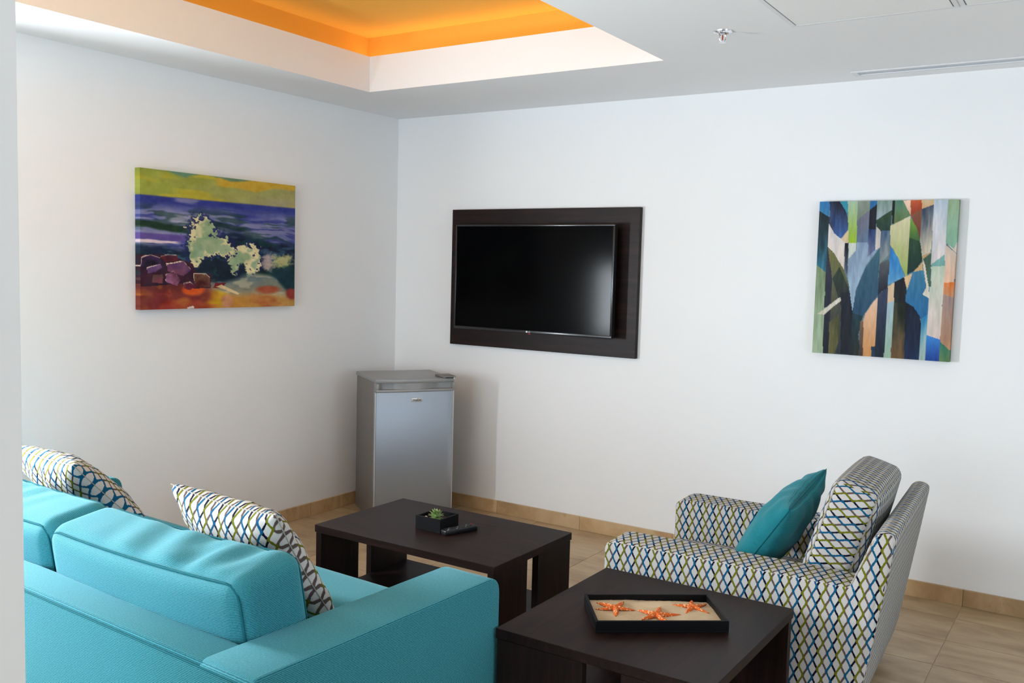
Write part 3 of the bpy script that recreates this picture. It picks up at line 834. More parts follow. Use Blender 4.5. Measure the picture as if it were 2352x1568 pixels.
# seascape: coordinates follow a 1816 x 1568 sketch sheet
def paint_sea(cols, rows):
    s, t = np.meshgrid(np.linspace(0, 1, cols+1), np.linspace(0, 1, rows+1))
    n1 = vnoise(s, t, 5, 9, 1); n2 = vnoise(s, t, 14, 30, 2); n3 = vnoise(s, t, 40, 40, 3); n4 = vnoise(s, t, 7, 7, 4); n5 = vnoise(s, t, 3, 14, 5)
    C = np.zeros(s.shape+(3,))
    def lay(mask, col, col2=None, g=None):
        nonlocal C
        c = np.array(col, float)
        if col2 is not None: c = c+(np.array(col2, float)-c)*g[..., None]
        C = C*(1-mask[..., None])+c*mask[..., None]
    one = np.ones_like(s)
    # sky
    lay(one, (150, 158, 62), (168, 160, 112), np.clip(s*0.9+n1*0.5-0.3, 0, 1))
    lay(sstep(0.5, 0.66, n5)*0.7*(t < 0.2), (196, 178, 48))
    lay(sstep(0.48, 0.62, n1)*0.5*sstep(0.14, 0.02, t), (130, 150, 70))
    lay(sstep(0.055, 0.03, t+0.05*(n4-0.5)+0.35*np.abs(s-0.26))*0.9, (92, 138, 120))
    lay(sstep(0.09, 0.07, t+0.06*(n4-0.5)+0.12*np.abs(s-0.64))*sstep(0.42, 0.48, s)*0.85, (206, 164, 44))
    lay(sstep(0.03, 0.015, t+0.03*(n2-0.5)+0.2*np.abs(s-0.55))*0.9, (96, 132, 110))
    lay(sstep(0.10, 0.16, t)*sstep(0.6, 0.9, s)*0.6, (158, 150, 128))
    # sea
    hz = 0.185+0.004*(n2-0.5)
    sea = sstep(hz-0.006, hz+0.01, t)
    lay(sea, (46, 56, 138), (128, 130, 172), np.clip(sstep(0.20, 0.30, t)*(n5*1.6+0.15)-0.1, 0, 1))
    stripe = vnoise(s, t+0.06*n4, 4, 34, 11)
    lay(sea*sstep(0.54, 0.64, stripe)*0.7, (44, 54, 130))
    lay(sea*sstep(0.60, 0.68, vnoise(s, t+0.05*n4, 5, 26, 12))*0.6*sstep(0.22, 0.30, t), (28, 62, 50))
    lay(sea*sstep(0.64, 0.74, vnoise(s, t, 4, 20, 13))*0.6, (170, 168, 190))
    # left green swell and lilac strip
    lay(sstep(0.035, 0.015, np.abs(t-(0.385+0.12*s)+0.03*(n4-0.5)))*sstep(0.34, 0.24, s), (24, 52, 36))
    lay(sstep(0.030, 0.015, np.abs(t-(0.475+0.02*s)))*sstep(0.36, 0.22, s), (96, 78, 150))
    lay(sstep(0.014, 0.007, np.abs(t-(0.508+0.02*s)+0.02*(n2-0.5)))*sstep(0.26, 0.18, s), (226, 204, 214))
    lay(sstep(0.03, 0.01, np.abs(t-(0.36+0.16*(s-0.45))+0.02*(n4-0.5)))*sstep(0.40, 0.46, s)*sstep(0.72, 0.62, s)*0.85, (22, 52, 48))
    # dark body of the wave
    edge = 0.525+0.05*np.sin(s*6)+0.08*(n4-0.5)-0.10*np.exp(-((s-0.52)/0.2)**2)
    body = sstep(edge-0.02, edge+0.03, t)*sstep(0.84, 0.78, t-0.06*(s-0.5))
    lay(body, (14, 42, 56), (22, 30, 74), np.clip(n1*2-0.6, 0, 1))
    lay(body*sstep(0.5, 0.62, n4)*0.8, (20, 62, 58))
    lay(body*sstep(0.57, 0.66, n2)*0.7, (10, 22, 40))
    lay(body*sstep(0.62, 0.72, vnoise(s, t, 6, 22, 21))*0.6, (62, 96, 128))
    # navy edge and splash
    def blob(cx, cy, rx, ry): return 1-np.sqrt(((s-cx)/rx)**2+((t-cy)/ry)**2)
    spl = np.maximum.reduce([blob(0.36, 0.44, 0.075, 0.12), blob(0.42, 0.53, 0.10, 0.09), blob(0.50, 0.55, 0.07, 0.07), blob(0.33, 0.60, 0.06, 0.08), blob(0.56, 0.66, 0.05, 0.12),
                             blob(0.64, 0.60, 0.085, 0.075), blob(0.70, 0.66, 0.045, 0.10), blob(0.66, 0.73, 0.035, 0.09), blob(0.44, 0.49, 0.09, 0.05), blob(0.62, 0.56, 0.05, 0.05), blob(0.34, 0.55, 0.07, 0.10), blob(0.67, 0.58, 0.06, 0.07), blob(0.72, 0.62, 0.03, 0.06)])
    jag = (n3-0.5)*1.5+(n2-0.5)*0.7+(vnoise(s, t, 60, 60, 31)-0.5)*1.3
    lay(sstep(-0.55, -0.1, spl+jag*0.6)*0.85, (24, 34, 88))
    lay(sstep(0.0, 0.12, spl+jag*0.8), (226, 216, 168), (150, 172, 130), np.clip(sstep(0.45, 0.7, vnoise(s, t, 10, 10, 32))*1.2, 0, 1))
    lay(sstep(0.30, 0.5, spl+jag*0.3)*sstep(0.42, 0.5, vnoise(s, t, 9, 12, 33))*0.7, (128, 160, 128))
    dk = np.maximum.reduce([blob(0.40, 0.68, 0.055, 0.07), blob(0.50, 0.72, 0.06, 0.10), blob(0.62, 0.74, 0.035, 0.09), blob(0.55, 0.80, 0.10, 0.06), blob(0.46, 0.64, 0.05, 0.05)])
    lay(sstep(0.0, 0.2, dk+jag*0.7), (12, 30, 48))
    lay(sstep(-0.3, 0.5, blob(0.80, 0.64, 0.05, 0.07)+jag*0.5)*0.8, (206, 178, 172))
    lay(sstep(-0.4, 0.5, blob(0.90, 0.63, 0.08, 0.05)+jag*0.6)*0.85, (206, 200, 132))
    lay(sstep(0.0, 0.3, blob(0.93, 0.80, 0.13, 0.11)+(n4-0.5)*0.8), (16, 50, 62))
    lay(sstep(0.0, 0.3, blob(0.76, 0.78, 0.07, 0.08)+jag*0.4), (14, 36, 34))
    # shore water and sand
    sh = 0.80+0.05*(n4-0.5)-0.06*sstep(0.4, 0.75, s)*sstep(1.0, 0.8, s)+0.09*sstep(0.8, 1.0, s)
    shore = sstep(sh-0.02, sh+0.03, t)
    lay(shore, (108, 124, 124), (172, 150, 110), np.clip((t-0.80)*7+n1-0.5, 0, 1))
    lay(sstep(0.5, 0.6, vnoise(s, t, 8, 18, 41))*shore*0.5, (206, 196, 160))
    sand = sstep(0.87, 0.93, t+0.05*(n4-0.5)+0.04*(0.5-s))
    lay(sand, (190, 126, 40), (196, 152, 88), np.clip(s*1.4-0.5+0.4*(n1-0.5), 0, 1))
    lay(sand*sstep(0.55, 0.7, n1)*0.7, (172, 82, 44))
    lay(sstep(0.0, 0.5, blob(0.44, 0.93, 0.13, 0.08)+(n4-0.5)*0.8), (210, 172, 30))
    lay(sstep(0.0, 0.5, blob(0.52, 0.95, 0.05, 0.07)+(n4-0.5)*0.6)*0.8, (202, 140, 120))
    lay(sstep(0.0, 0.5, blob(0.80, 0.86, 0.10, 0.04)+(n4-0.5)*0.7), (168, 84, 54))
    lay(sstep(0.0, 0.5, blob(0.98, 0.90, 0.06, 0.06)+(n4-0.5)*0.7), (150, 58, 48))
    # rocks and red ground at the left
    gr = sstep(-0.05, 0.35, blob(0.13, 0.98, 0.36, 0.28)+(n4-0.5)*0.5)
    lay(gr, (146, 44, 34), (172, 98, 40), np.clip(vnoise(s, t, 8, 10, 51)*2.4-0.7, 0, 1))
    lay(gr*sstep(0.5, 0.66, vnoise(s, t, 6, 9, 52))*0.75, (104, 34, 40))
    lay(gr*sstep(0.58, 0.7, vnoise(s, t, 9, 12, 53))*0.7, (206, 120, 36))
    lay(gr*sstep(0.90, 0.80, t)*0.5, (70, 40, 44))
    lay(sstep(0.0, 0.4, blob(0.30, 0.86, 0.09, 0.05)+(n4-0.5)*0.6), (214, 88, 26))
    X = s*1465+175; Y = t*(1345-200*s)+107+160*s
    wob = (n2-0.5)*14
    rw = vnoise(s, t, 18, 18, 61)
    def rock(poly, c, c2, rim=None):
        m = inside(X+wob, Y+wob, poly).astype(float)
        if rim:
            lay(inside(X+wob*1.5+3, Y+wob*1.5+8, poly).astype(float)*np.clip(n2*2.6-0.6, 0, 1), rim)
        lay(m*0.94, c, c2, np.clip(rw*2.6-0.8, 0, 1))
    rock([(175, 930), (330, 910), (480, 950), (620, 1010), (650, 1090), (790, 1110), (780, 1240), (640, 1250), (520, 1200), (175, 1230)], (40, 18, 42), (58, 20, 40))
    rock([(190, 960), (260, 930), (340, 960), (350, 1020), (230, 1060), (180, 1050)], (52, 28, 78), (24, 14, 34), (214, 180, 170))
    rock([(340, 945), (410, 925), (480, 935), (490, 985), (380, 990)], (110, 22, 36), (70, 20, 40), (222, 196, 176))
    rock([(230, 1060), (340, 1020), (355, 1050), (300, 1085), (235, 1100)], (140, 84, 128), (90, 60, 110), (226, 200, 200))
    rock([(395, 1020), (540, 990), (605, 1070), (540, 1130), (400, 1080)], (74, 42, 98), (110, 60, 90), (232, 204, 176))
    rock([(385, 1120), (450, 1080), (510, 1170), (480, 1220), (390, 1190)], (152, 92, 134), (96, 48, 74), (236, 210, 190))
    rock([(280, 1110), (360, 1110), (360, 1200), (270, 1190)], (126, 60, 76), (84, 70, 60))
    rock([(630, 1110), (740, 1110), (780, 1150), (775, 1230), (640, 1240)], (112, 80, 50), (70, 18, 24), (232, 216, 190))
    rock([(540, 1200), (600, 1190), (640, 1225), (590, 1260), (540, 1245)], (124, 58, 84), (90, 30, 50), (236, 206, 190))
    rock([(830, 1190), (930, 1195), (900, 1240), (800, 1240)], (122, 18, 24), (104, 20, 26))
    rock([(830, 1225), (885, 1212), (1060, 1290), (1040, 1305), (930, 1262)], (228, 208, 160), (214, 186, 140))
    rock([(565, 1425), (620, 1410), (630, 1430), (570, 1440)], (232, 220, 214), (232, 220, 214))
    C = C+((vnoise(s, t, 20, 20, 91)-0.5)*26)[..., None]+((n3-0.5)*14)[..., None]
    return np.clip(C, 3, 250)
def paint_abstract(cols, rows):
    s, t = np.meshgrid(np.linspace(0, 1, cols+1), np.linspace(0, 1, rows+1))
    X = (148*(1-s)+1305*s)*(1-t)+(97*(1-s)+1250*s)*t; Y = (115*(1-s)+105*s)*(1-t)+(1388*(1-s)+1467*s)*t
    st = vnoise(s, t, 46, 7, 3); br = vnoise(s, t, 12, 5, 4); fi = vnoise(s, t, 90, 20, 5)
    C = np.zeros(s.shape+(3,)); C[:] = (96, 120, 124)
    Xw = X+(fi-0.5)*5; Yw = Y+(br-0.5)*8
    def P(poly, c0, c1=None, hor=False):
        m = inside(Xw, Yw, poly)
        if c1 is None: c = np.array(c0, float)[None, None]*np.ones_like(C)
        else:
            q = np.array(poly, float); ax = 0 if hor else 1; lo, hi = q[:, ax].min(), q[:, ax].max()
            g = np.clip(((X if hor else Y)-lo)/(hi-lo)+(st-0.5)*0.55, 0, 1)[..., None]
            c = np.array(c0, float)*(1-g)+np.array(c1, float)*g
        C[m] = c[m]
    P([(90, 100), (240, 100), (232, 250), (90, 190)], (40, 108, 170), (60, 130, 165))
    P([(90, 190), (148, 195), (232, 245), (222, 480), (215, 710), (90, 640)], (22, 34, 38), (42, 108, 132))
    P([(90, 640), (130, 645), (213, 710), (192, 1400), (80, 1400)], (112, 132, 98), (152, 172, 144))
    P([(232, 250), (282, 120), (290, 520), (275, 700), (245, 1395), (190, 1395), (215, 520)], (58, 60, 78), (18, 22, 34))
    P([(225, 505), (280, 550), (370, 690), (430, 860), (452, 1050), (500, 1250), (520, 1418), (340, 1404), (244, 1394), (268, 760)], (112, 112, 66), (34, 40, 54))
    P([(270, 760), (330, 660), (420, 860), (440, 1060), (350, 1000)], (46, 62, 46), (26, 32, 42))
    P([(250, 1130), (330, 1060), (330, 1300), (300, 1400), (244, 1394)], (70, 72, 44), (92, 88, 48))
    P([(350, 880), (430, 870), (450, 1050), (500, 1250), (515, 1415), (350, 1400)], (22, 26, 40), (18, 22, 34))
    P([(234, 110), (322, 112), (382, 200), (407, 290), (402, 350), (340, 427), (280, 380), (243, 290)], (24, 30, 50), (52, 88, 150))
    P([(318, 105), (394, 105), (394, 235), (380, 200)], (50, 142, 164))
    P([(394, 105), (482, 105), (472, 462), (405, 462)], (164, 190, 168), (150, 182, 36))
    P([(230, 300), (280, 380), (340, 427), (404, 458), (376, 460), (372, 692), (282, 548), (226, 497)], (200, 196, 198), (222, 206, 192))
    P([(340, 427), (405, 350), (405, 457), (375, 457)], (208, 184, 146))
    P([(405, 462), (474, 462), (470, 540), (410, 592)], (200, 206, 196))
    P([(410, 592), (475, 520), (480, 455), (580, 455), (672, 500), (560, 650), (480, 840), (448, 1035), (420, 850), (394, 700)], (128, 148, 172), (156, 180, 200))
    P([(375, 458), (406, 458), (400, 745), (370, 690)], (18, 20, 30), (110, 120, 142))
    P([(482, 105), (587, 105), (582, 195), (478, 272)], (132, 142, 128), (118, 132, 120))
    P([(478, 272), (582, 188), (578, 458), (474, 458)], (116, 112, 128), (92, 112, 136))
    P([(587, 105), (648, 105), (648, 140), (582, 190)], (40, 104, 156))
    P([(580, 190), (643, 138), (637, 350), (578, 345)], (16, 18, 32))
    P([(578, 345), (637, 350), (632, 520), (570, 585)], (30, 50, 100), (112, 116, 142))
    P([(646, 105), (777, 105), (770, 188), (640, 272)], (118, 142, 130), (152, 168, 176))
    P([(640, 272), (772, 188), (766, 310), (757, 362), (678, 364), (646, 332)], (46, 72, 44), (26, 52, 46))
    P([(646, 330), (680, 366), (678, 500), (634, 522)], (182, 176, 168), (212, 200, 194))
    P([(680, 364), (758, 360), (756, 560), (674, 640)], (60, 84, 116), (158, 160, 150))
    P([(672, 640), (756, 600), (747, 838), (665, 897)], (88, 92, 98), (22, 26, 42))
    P([(772, 105), (798, 105), (790, 300), (770, 306)], (16, 18, 24))
    P([(797, 105), (868, 105), (924, 232), (785, 312)], (84, 128, 110), (92, 110, 62))
    P([(863, 112), (922, 100), (924, 236)], (228, 196, 176), (214, 170, 140))
    P([(920, 100), (1014, 100), (1012, 185), (924, 232)], (190, 84, 40), (140, 52, 30))
    P([(924, 232), (1012, 180), (1004, 450), (962, 330)], (128, 84, 60), (104, 40, 34))
    P([(760, 322), (922, 238), (916, 460), (906, 640), (902, 765), (850, 650), (790, 520), (757, 482)], (212, 200, 172), (142, 162, 82))
    P([(920, 248), (972, 330), (1004, 440), (1000, 480), (916, 440)], (118, 160, 50), (52, 84, 50))
    P([(916, 420), (1002, 450), (1022, 560), (1020, 620), (970, 692), (905, 727)], (34, 66, 42), (16, 42, 40))
    P([(1012, 182), (1108, 145), (1100, 440), (1088, 542), (1022, 572), (1002, 440)], (58, 72, 94), (194, 182, 160))
    P([(1012, 100), (1108, 100), (1108, 146), (1012, 182)], (200, 180, 140), (206, 160, 120))
    P([(1022, 572), (1090, 542), (1030, 600)], (186, 150, 100))
    P([(1108, 95), (1218, 95), (1206, 640), (1095, 650)], (178, 192, 206), (216, 204, 200))
    P([(1100, 640), (1200, 560), (1202, 660), (1098, 664)], (118, 166, 160))
    P([(1095, 662), (1202, 656), (1176, 1275), (1070, 1240)], (186, 200, 180), (212, 192, 186))
    P([(1218, 95), (1312, 95), (1302, 430), (1272, 515), (1208, 462)], (146, 166, 132), (128, 172, 152))
    P([(1208, 462), (1272, 515), (1302, 430), (1298, 560)], (206, 190, 178))
    P([(1206, 480), (1297, 560), (1275, 800), (1198, 800)], (206, 190, 176), (222, 178, 150))
    P([(1198, 800), (1280, 790), (1272, 930), (1196, 900)], (212, 112, 44), (186, 140, 110))
    P([(1196, 895), (1274, 925), (1256, 1385), (1174, 1292)], (150, 130, 128), (178, 132, 96))
    P([(1174, 1292), (1258, 1372), (1258, 1480), (1166, 1470)], (50, 116, 96), (88, 118, 74))
    P([(1070, 1240), (1176, 1275), (1170, 1470), (1056, 1470)], (60, 132, 206), (16, 52, 132))
    P([(760, 495), (830, 590), (882, 745), (790, 802), (748, 812)], (38, 120, 190), (92, 150, 190))
    P([(905, 730), (960, 698), (1035, 688), (1088, 760), (1078, 1062), (1022, 1105), (960, 1000), (893, 962)], (62, 120, 150), (30, 98, 150))
    P([(1028, 600), (1094, 545), (1096, 830), (1060, 836)], (58, 86, 70), (70, 100, 90))
    P([(965, 692), (1025, 625), (1030, 690), (960, 702)], (196, 164, 116))
    P([(1022, 590), (1046, 640), (1078, 830), (1085, 930), (1030, 900), (1060, 830)], (206, 190, 170), (216, 214, 196))
    P([(878, 748), (945, 718), (905, 855)], (206, 172, 128))
    P([(798, 792), (880, 748), (902, 870), (893, 972), (794, 962)], (14, 16, 24), (18, 24, 26))
    P([(794, 960), (893, 970), (892, 1445), (774, 1440)], (22, 36, 26), (112, 84, 54))
    P([(892, 958), (962, 1000), (1012, 1080), (1027, 1180), (1012, 1470), (890, 1455)], (10, 18, 34), (16, 40, 78))
    P([(1024, 1100), (1078, 1060), (1060, 1470), (1010, 1470)], (46, 128, 176), (182, 192, 172))
    P([(745, 832), (802, 790), (796, 958), (744, 968)], (206, 178, 146))
    P([(744, 966), (799, 950), (778, 1440), (720, 1440)], (158, 180, 196), (140, 168, 146))
    P([(448, 1035), (480, 850), (550, 680), (676, 500), (670, 640), (665, 905), (600, 990), (540, 1082), (505, 1230), (450, 1240)], (56, 96, 112), (28, 62, 92))
    P([(450, 1050), (540, 1080), (505, 1230), (520, 1420), (440, 1415)], (24, 56, 66), (26, 34, 36))
    P([(520, 1425), (515, 1200), (560, 1060), (622, 968), (665, 918), (650, 1425)], (222, 186, 166), (194, 136, 80))
    P([(508, 1420), (520, 1120), (545, 1120), (545, 1420)], (120, 90, 70), (60, 50, 44))
    P([(665, 900), (748, 838), (742, 1100), (722, 1440), (643, 1430)], (56, 66, 92), (14, 26, 42))
    P([(615, 1335), (648, 1335), (648, 1430), (615, 1430)], (20, 50, 74))
    P([(140, 1060), (340, 915), (350, 945), (200, 1065)], (188, 182, 160), (212, 206, 194), True)
    C += ((st-0.5)*34+(fi-0.5)*22)[..., None]
    return np.clip(C, 4, 250)
lw, lh = 0.9919, 0.6748
canvas('seascape_painting', 'colourful canvas of a wave breaking on rocks, on the left wall', 330, 225, lw, lh, 0.038, paint_sea(330, 225),
       Matrix.Translation((0.001, -1.4242, 1.5908)) @ Matrix.Rotation(PI/2, 4, 'Z'), 1.0)
qw, qh = 0.618, 0.7365
canvas('abstract_painting', 'abstract canvas of blue, green and orange stripes above the armchair', 210, 250, qw, qh, 0.038, paint_abstract(210, 250),
       Matrix.Translation((3.015, 0.0, 1.4934)), 0.8)

# ------------------------------------------------------------------ planter with succulent, remote control
PX, PY, PS, PHT = 1.718, -1.748, 0.124, 0.055
pl = thing('planter', 'small square black planter box on the coffee table', 'planter', (PX, PY, TZ), math.radians(1))
h = PS/2; wt = 0.009
link('wall', box(-h, h, -h, -h+wt, 0, PHT, 0.001, 1), 'matte_black', pl)
link('wall', box(-h, h, h-wt, h, 0, PHT, 0.001, 1), 'matte_black', pl)
link('wall', box(-h, -h+wt, -h+wt, h-wt, 0, PHT, 0.001, 1), 'matte_black', pl)
link('wall', box(h-wt, h, -h+wt, h-wt, 0, PHT, 0.001, 1), 'matte_black', pl)
link('soil', box(-h+wt, h-wt, -h+wt, h-wt, 0.004, 0.036), 'soil', pl)
suc = thing('succulent', 'small green rosette succulent growing in the black planter', 'plant', (PX-0.005, PY-0.002, TZ+0.034))
def leaf_mesh(L, W):
    bm = bmesh.new(); rows_ = []
    for i in range(7):
        a = i/6; w = W*math.sin(PI*min(1, 0.12+a*0.86))**0.8*(1 if a < 0.75 else (1-(a-0.75)/0.25*0.75))
        x = L*a; z = 0.10*L*a*a
        rows_.append([bm.verts.new((x, -w/2, z+0.06*L)), bm.verts.new((x, 0, z-0.02*L)), bm.verts.new((x, w/2, z+0.06*L)), bm.verts.new((x, 0, z+0.07*L))])
    for r0, r1 in zip(rows_[:-1], rows_[1:]):
        for k in range(4): bm.faces.new((r0[k], r0[(k+1) % 4], r1[(k+1) % 4], r1[k]))
    bm.faces.new(rows_[0]); bm.faces.new(rows_[-1][::-1])
    bmesh.ops.recalc_face_normals(bm, faces=list(bm.faces))
    return mesh_from(bm, 70)
lm = leaf_mesh(0.030, 0.013)
link('stem', lathe([(0, 0), (0.006, 0), (0.005, 0.022), (0, 0.024)], 8), 'succulent_leaf', suc)
for ring, (cnt, tilt, sc_, z) in enumerate(((9, -18, 0.95, 0.009), (10, 5, 1.0, 0.014), (9, 26, 0.92, 0.019), (8, 48, 0.75, 0.023), (5, 70, 0.55, 0.026))):
    for k in range(cnt):
        az = 2*PI*k/cnt+ring*0.37+rnd.uniform(-0.08, 0.08)
        mw = Matrix.Translation((0.003*math.cos(az), 0.003*math.sin(az), z)) @ Matrix.Rotation(az, 4, 'Z') @ Matrix.Rotation(-math.radians(tilt+rnd.uniform(-5, 5)), 4, 'Y') @ Matrix.Scale(sc_*rnd.uniform(0.92, 1.08), 4)
        link('leaf', lm, 'succulent_leaf', suc, mw=mw)
def pebble_mesh(seed):
    bm = bmesh.new(); bmesh.ops.create_icosphere(bm, subdivisions=2, radius=1.0)
    r = random.Random(seed); k = [r.uniform(2, 4) for _ in range(3)]
    for v in bm.verts:
        c = v.co; c *= 1+0.12*math.sin(k[0]*c.x+seed)+0.1*math.sin(k[1]*c.y-seed); c.z *= 0.7
    return mesh_from(bm, 180)
pbs = [pebble_mesh(i) for i in range(3)]
for i, (dx, dy, r) in enumerate(((-0.040, -0.028, 0.0075), (-0.047, -0.012, 0.006), (-0.033, -0.040, 0.006), (0.012, -0.044, 0.007), (0.030, -0.042, 0.0055), (0.044, -0.028, 0.0065), (0.046, 0.012, 0.0055), (0.040, 0.036, 0.006), (-0.024, -0.046, 0.005), (0.046, -0.046, 0.005))):
    p = link('pebble', pbs[i % 3], 'pebble', None, (PX+dx, PY+dy, TZ+0.036+r*0.6), (0, 0, i*1.3)); p.scale = (r, r, r)
    tag(p, 'tiny white pebble lying beside the succulent in the black planter', 'pebble', 'white pebbles in the planter')
rc = thing('remote_control', 'slim black remote control lying beside the planter', 'remote control', (1.823, -1.740, TZ), math.radians(72))
link('body', prism(round_poly([(-0.078, -0.020), (0.078, -0.022), (0.078, 0.022), (-0.078, 0.020)], 0.008, 4), 0.0, 0.019, 'xy', 0.004, 2), 'black_plastic', rc)
plain('button_grey', lin(120, 124, 128), 0.5)
plain('button_dark', lin(46, 48, 52), 0.5)
bmesh_b = mesh_from(box(-0.0032, 0.0032, -0.0022, 0.0022, 0, 0.0022, 0.0006, 1), 0)
bmesh_b.materials.append(MAT['button_grey'])
bmesh_d = mesh_from(box(-0.0032, 0.0032, -0.0022, 0.0022, 0, 0.0022, 0.0006, 1), 0)
bmesh_d.materials.append(MAT['button_dark'])
for i in range(12):
    for j, y in enumerate((-0.012, 0.0, 0.012)):
        link('button', bmesh_b if (i*3+j*5) % 4 == 0 else bmesh_d, None, rc, (-0.062+i*0.0105, y, 0.0185))
pw = link('power_button', box(-0.0035, 0.0035, -0.003, 0.003, 0, 0.003, 0.0008, 1), 'red_plastic', rc, (0.068, 0.012, 0.0185)); pw['label'] = 'red power button'

# ------------------------------------------------------------------ tray of sand with starfish
TRX, TRY, TRR = 2.838, -2.118, math.radians(37.2)
tl, tw, thh, tt = 0.395, 0.228, 0.036, 0.008
tr = thing('tray', 'shallow black wooden tray filled with sand on the side table', 'tray', (TRX, TRY, TZ), TRR)
link('bottom', box(-tl/2, tl/2, -tw/2, tw/2, 0, 0.006, 0.001, 1), 'matte_black', tr)
link('rim', box(-tl/2, tl/2, -tw/2, -tw/2+tt, 0.006, thh, 0.001, 1), 'matte_black', tr)
link('rim', box(-tl/2, tl/2, tw/2-tt, tw/2, 0.006, thh, 0.001, 1), 'matte_black', tr)
link('rim', box(-tl/2, -tl/2+tt, -tw/2+tt, tw/2-tt, 0.006, thh, 0.001, 1), 'matte_black', tr)
link('rim', box(tl/2-tt, tl/2, -tw/2+tt, tw/2-tt, 0.006, thh, 0.001, 1), 'matte_black', tr)
SZ = 0.020
bm = bmesh.new()
nx, ny = 60, 36
g = [[None]*(ny+1) for _ in range(nx+1)]
for i in range(nx+1):
    for j in range(ny+1):
        x = -tl/2+tt+(tl-2*tt)*i/nx; y = -tw/2+tt+(tw-2*tt)*j/ny
        z = SZ+0.0018*math.sin(21*x+9*y)+0.0012*math.sin(47*y-30*x)+rnd.uniform(-0.0005, 0.0005)
        z -= 0.006*max(0, (abs(y)/(tw/2-tt))**6)*(0.5+0.5*math.sin(12*x))
        g[i][j] = bm.verts.new((x, y, z))
for i in range(nx):
    for j in range(ny): bm.faces.new((g[i][j], g[i+1][j], g[i+1][j+1], g[i][j+1]))
low = {}
def lowv(v):
    if v not in low: low[v] = bm.verts.new((v.co.x, v.co.y, 0.0061))
    return low[v]
rimv = [g[i][0] for i in range(nx)]+[g[nx][j] for j in range(ny)]+[g[i][ny] for i in range(nx, 0, -1)]+[g[0][j] for j in range(ny, 0, -1)]
for i in range(len(rimv)):
    a, b = rimv[i], rimv[(i+1) % len(rimv)]
    bm.faces.new((b, a, lowv(a), lowv(b)))
bm.faces.new([lowv(v) for v in rimv][::-1])
bmesh.ops.recalc_face_normals(bm, faces=list(bm.faces))
sd = link('sand_bed', mesh_from(bm, 60), 'sand', None, (TRX, TRY, TZ), (0, 0, TRR))
tag(sd, 'pale beige sand spread inside the black tray', 'sand', kind='stuff')
def starfish(label, lx, ly, rot, R, seed):
    r = random.Random(seed); bm = bmesh.new()
    lens = [R*r.uniform(0.88, 1.1) for _ in range(5)]; bend = [r.uniform(-0.16, 0.16) for _ in range(5)]; off = [r.uniform(-0.12, 0.12) for _ in range(5)]
    NT_, NR = 160, 10
    top = []; ctr = bm.verts.new((0, 0, 0.0121*R/0.07)); cb = bm.verts.new((0, 0, 0))
    for j in range(1, NR+1):
        row = []
        for i in range(NT_):
            th = 2*PI*i/NT_; k = int(round(th/(2*PI/5))) % 5
            d = th-k*2*PI/5; d = (d+PI) % (2*PI)-PI
            x_ = abs(d)/(PI/5)
            ro = lens[k]*(0.23+0.77*max(0, 1-x_)**2.25)
            q = j/NR; rad = ro*q
            th2 = th*1.0+off[k]*q*max(0, 1-x_)+bend[k]*q*q*max(0, 1-x_)
            ridge = max(0, 1-x_**1.0)
            hgt = 0.0115*(R/0.07)*(1-q*q)**0.55*(1-0.35*q*ridge)
            if q == 1: hgt = 0.0
            row.append(bm.verts.new((rad*math.cos(th2), rad*math.sin(th2), hgt+0.0006)))
        top.append(row)
    for i in range(NT_):
        bm.faces.new((ctr, top[0][i], top[0][(i+1) % NT_])); bm.faces.new((cb, top[-1][(i+1) % NT_], top[-1][i]))
    for a, b in zip(top[:-1], top[1:]):
        for i in range(NT_): bm.faces.new((a[i], b[i], b[(i+1) % NT_], a[(i+1) % NT_]))
    bmesh.ops.recalc_face_normals(bm, faces=list(bm.faces))
    c, s_ = math.cos(TRR), math.sin(TRR)
    o = link('starfish', mesh_from(bm, 180), 'starfish_skin', None, (TRX+c*lx-s_*ly, TRY+s_*lx+c*ly, TZ+SZ-0.0005), (0, 0, rot))
    tag(o, label, 'starfish', 'starfish on the sand tray')
starfish('orange starfish at the left end of the sand tray', -0.116, 0.026, 0.35, 0.070, 1)
starfish('orange starfish in the middle of the sand tray, nearest the front rim', 0.0, -0.030, 0.60, 0.076, 2)
starfish('orange starfish at the right end of the sand tray', 0.128, 0.036, 0.95, 0.064, 5)

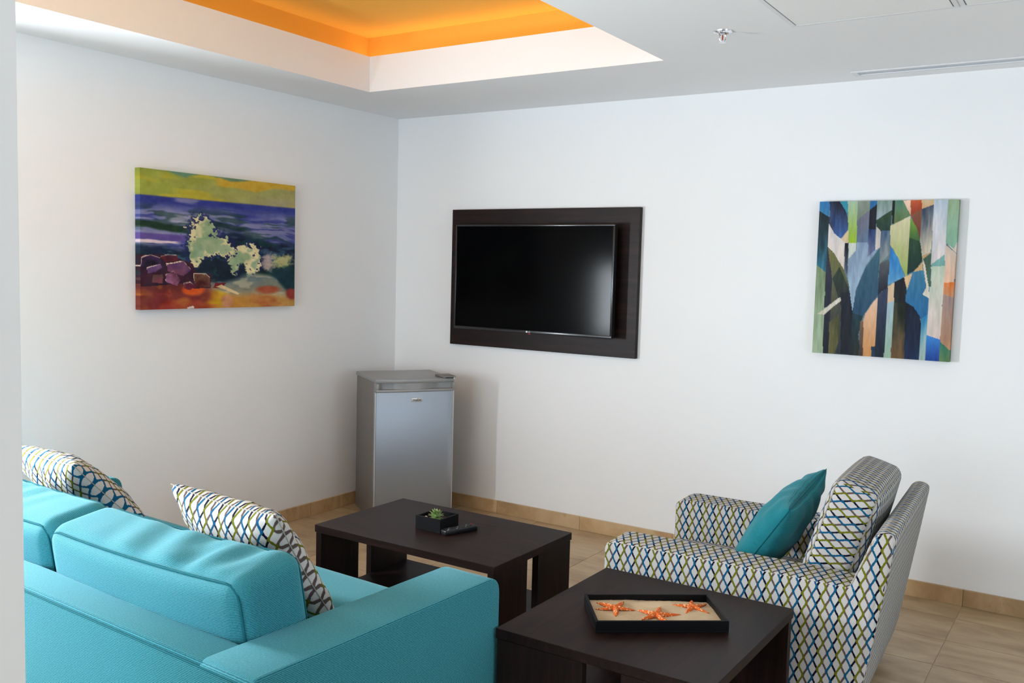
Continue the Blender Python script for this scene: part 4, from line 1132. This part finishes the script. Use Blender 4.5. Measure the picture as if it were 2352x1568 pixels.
# ------------------------------------------------------------------ ceiling fittings
spk = thing('fire_sprinkler', 'small chrome fire sprinkler hanging from the white ceiling', 'sprinkler', (2.607, -1.160, CEIL))
link('escutcheon', lathe([(0.0, 0), (0.037, 0.0), (0.036, -0.004), (0.024, -0.008), (0.021, -0.004), (0.0, -0.004)], 28), 'chrome', spk)
link('socket', lathe([(0.0, -0.003), (0.011, -0.003), (0.011, -0.014), (0.008, -0.016), (0, -0.016)], 16), 'chrome', spk)
for s in (-1, 1):
    pts = []
    for k in range(9):
        a = k/8; pts.append((s*(0.0125*math.sin(PI*(0.16+0.84*a))**0.6 if a < 1 else 0.003), 0, -0.012-0.028*a))
    link('frame_arm', tube(bmesh.new(), pts, 0.0022, False, 6), 'chrome', spk, rot=(0, 0, 0.55))
link('bulb', lathe([(0, -0.013), (0.0026, -0.016), (0.003, -0.024), (0.0022, -0.033), (0, -0.035)], 10), 'bulb_red', spk)
link('deflector', lathe([(0, -0.038), (0.004, -0.039), (0.013, -0.042), (0.013, -0.0435), (0, -0.0415)], 18), 'chrome', spk)

def access_panel(label, x0, x1, y0, y1):
    cx, cy = (x0+x1)/2, (y0+y1)/2
    t = thing('access_panel', label, 'ceiling panel', (cx, cy, CEIL), 0, 'ceiling access panels')
    hx, hy = (x1-x0)/2, (y1-y0)/2; f = 0.016; gp_ = 0.004
    for a in ((-hx, hx, -hy, -hy+f), (-hx, hx, hy-f, hy), (-hx, -hx+f, -hy+f, hy-f), (hx-f, hx, -hy+f, hy-f)):
        link('frame', box(*a, -0.003, 0.0, 0.0008, 1), 'alu_white', t)
    link('gap', box(-hx+f, hx-f, -hy+f, hy-f, -0.0006, 0.0), 'line_dark', t)
    link('hatch', box(-hx+f+gp_, hx-f-gp_, -hy+f+gp_, hy-f-gp_, -0.0026, -0.0006, 0.0005, 1), 'panel_paint', t)
access_panel('square white ceiling access panel right of the sprinkler', 2.862, 3.436, -1.72, -1.108)
access_panel('white ceiling access panel at the top right edge of the picture', 3.440, 4.02, -1.72, -1.108)

vn = thing('air_vent', 'long narrow white air vent slot in the ceiling along the far wall', 'vent', (3.66, -0.166, CEIL))
vl, vw = 0.80, 0.048
for a in ((-vl, vl, -vw, -vw+0.018), (-vl, vl, vw-0.018, vw), (-vl, -vl+0.024, -vw+0.018, vw-0.018), (vl-0.024, vl, -vw+0.018, vw-0.018)):
    link('frame', box(*a, -0.005, 0.0, 0.001, 1), 'alu_white', vn)
link('slot', box(-vl+0.024, vl-0.024, -vw+0.018, vw-0.018, -0.001, 0.0), 'slot_grey', vn)
bpy.context.view_layer.update()
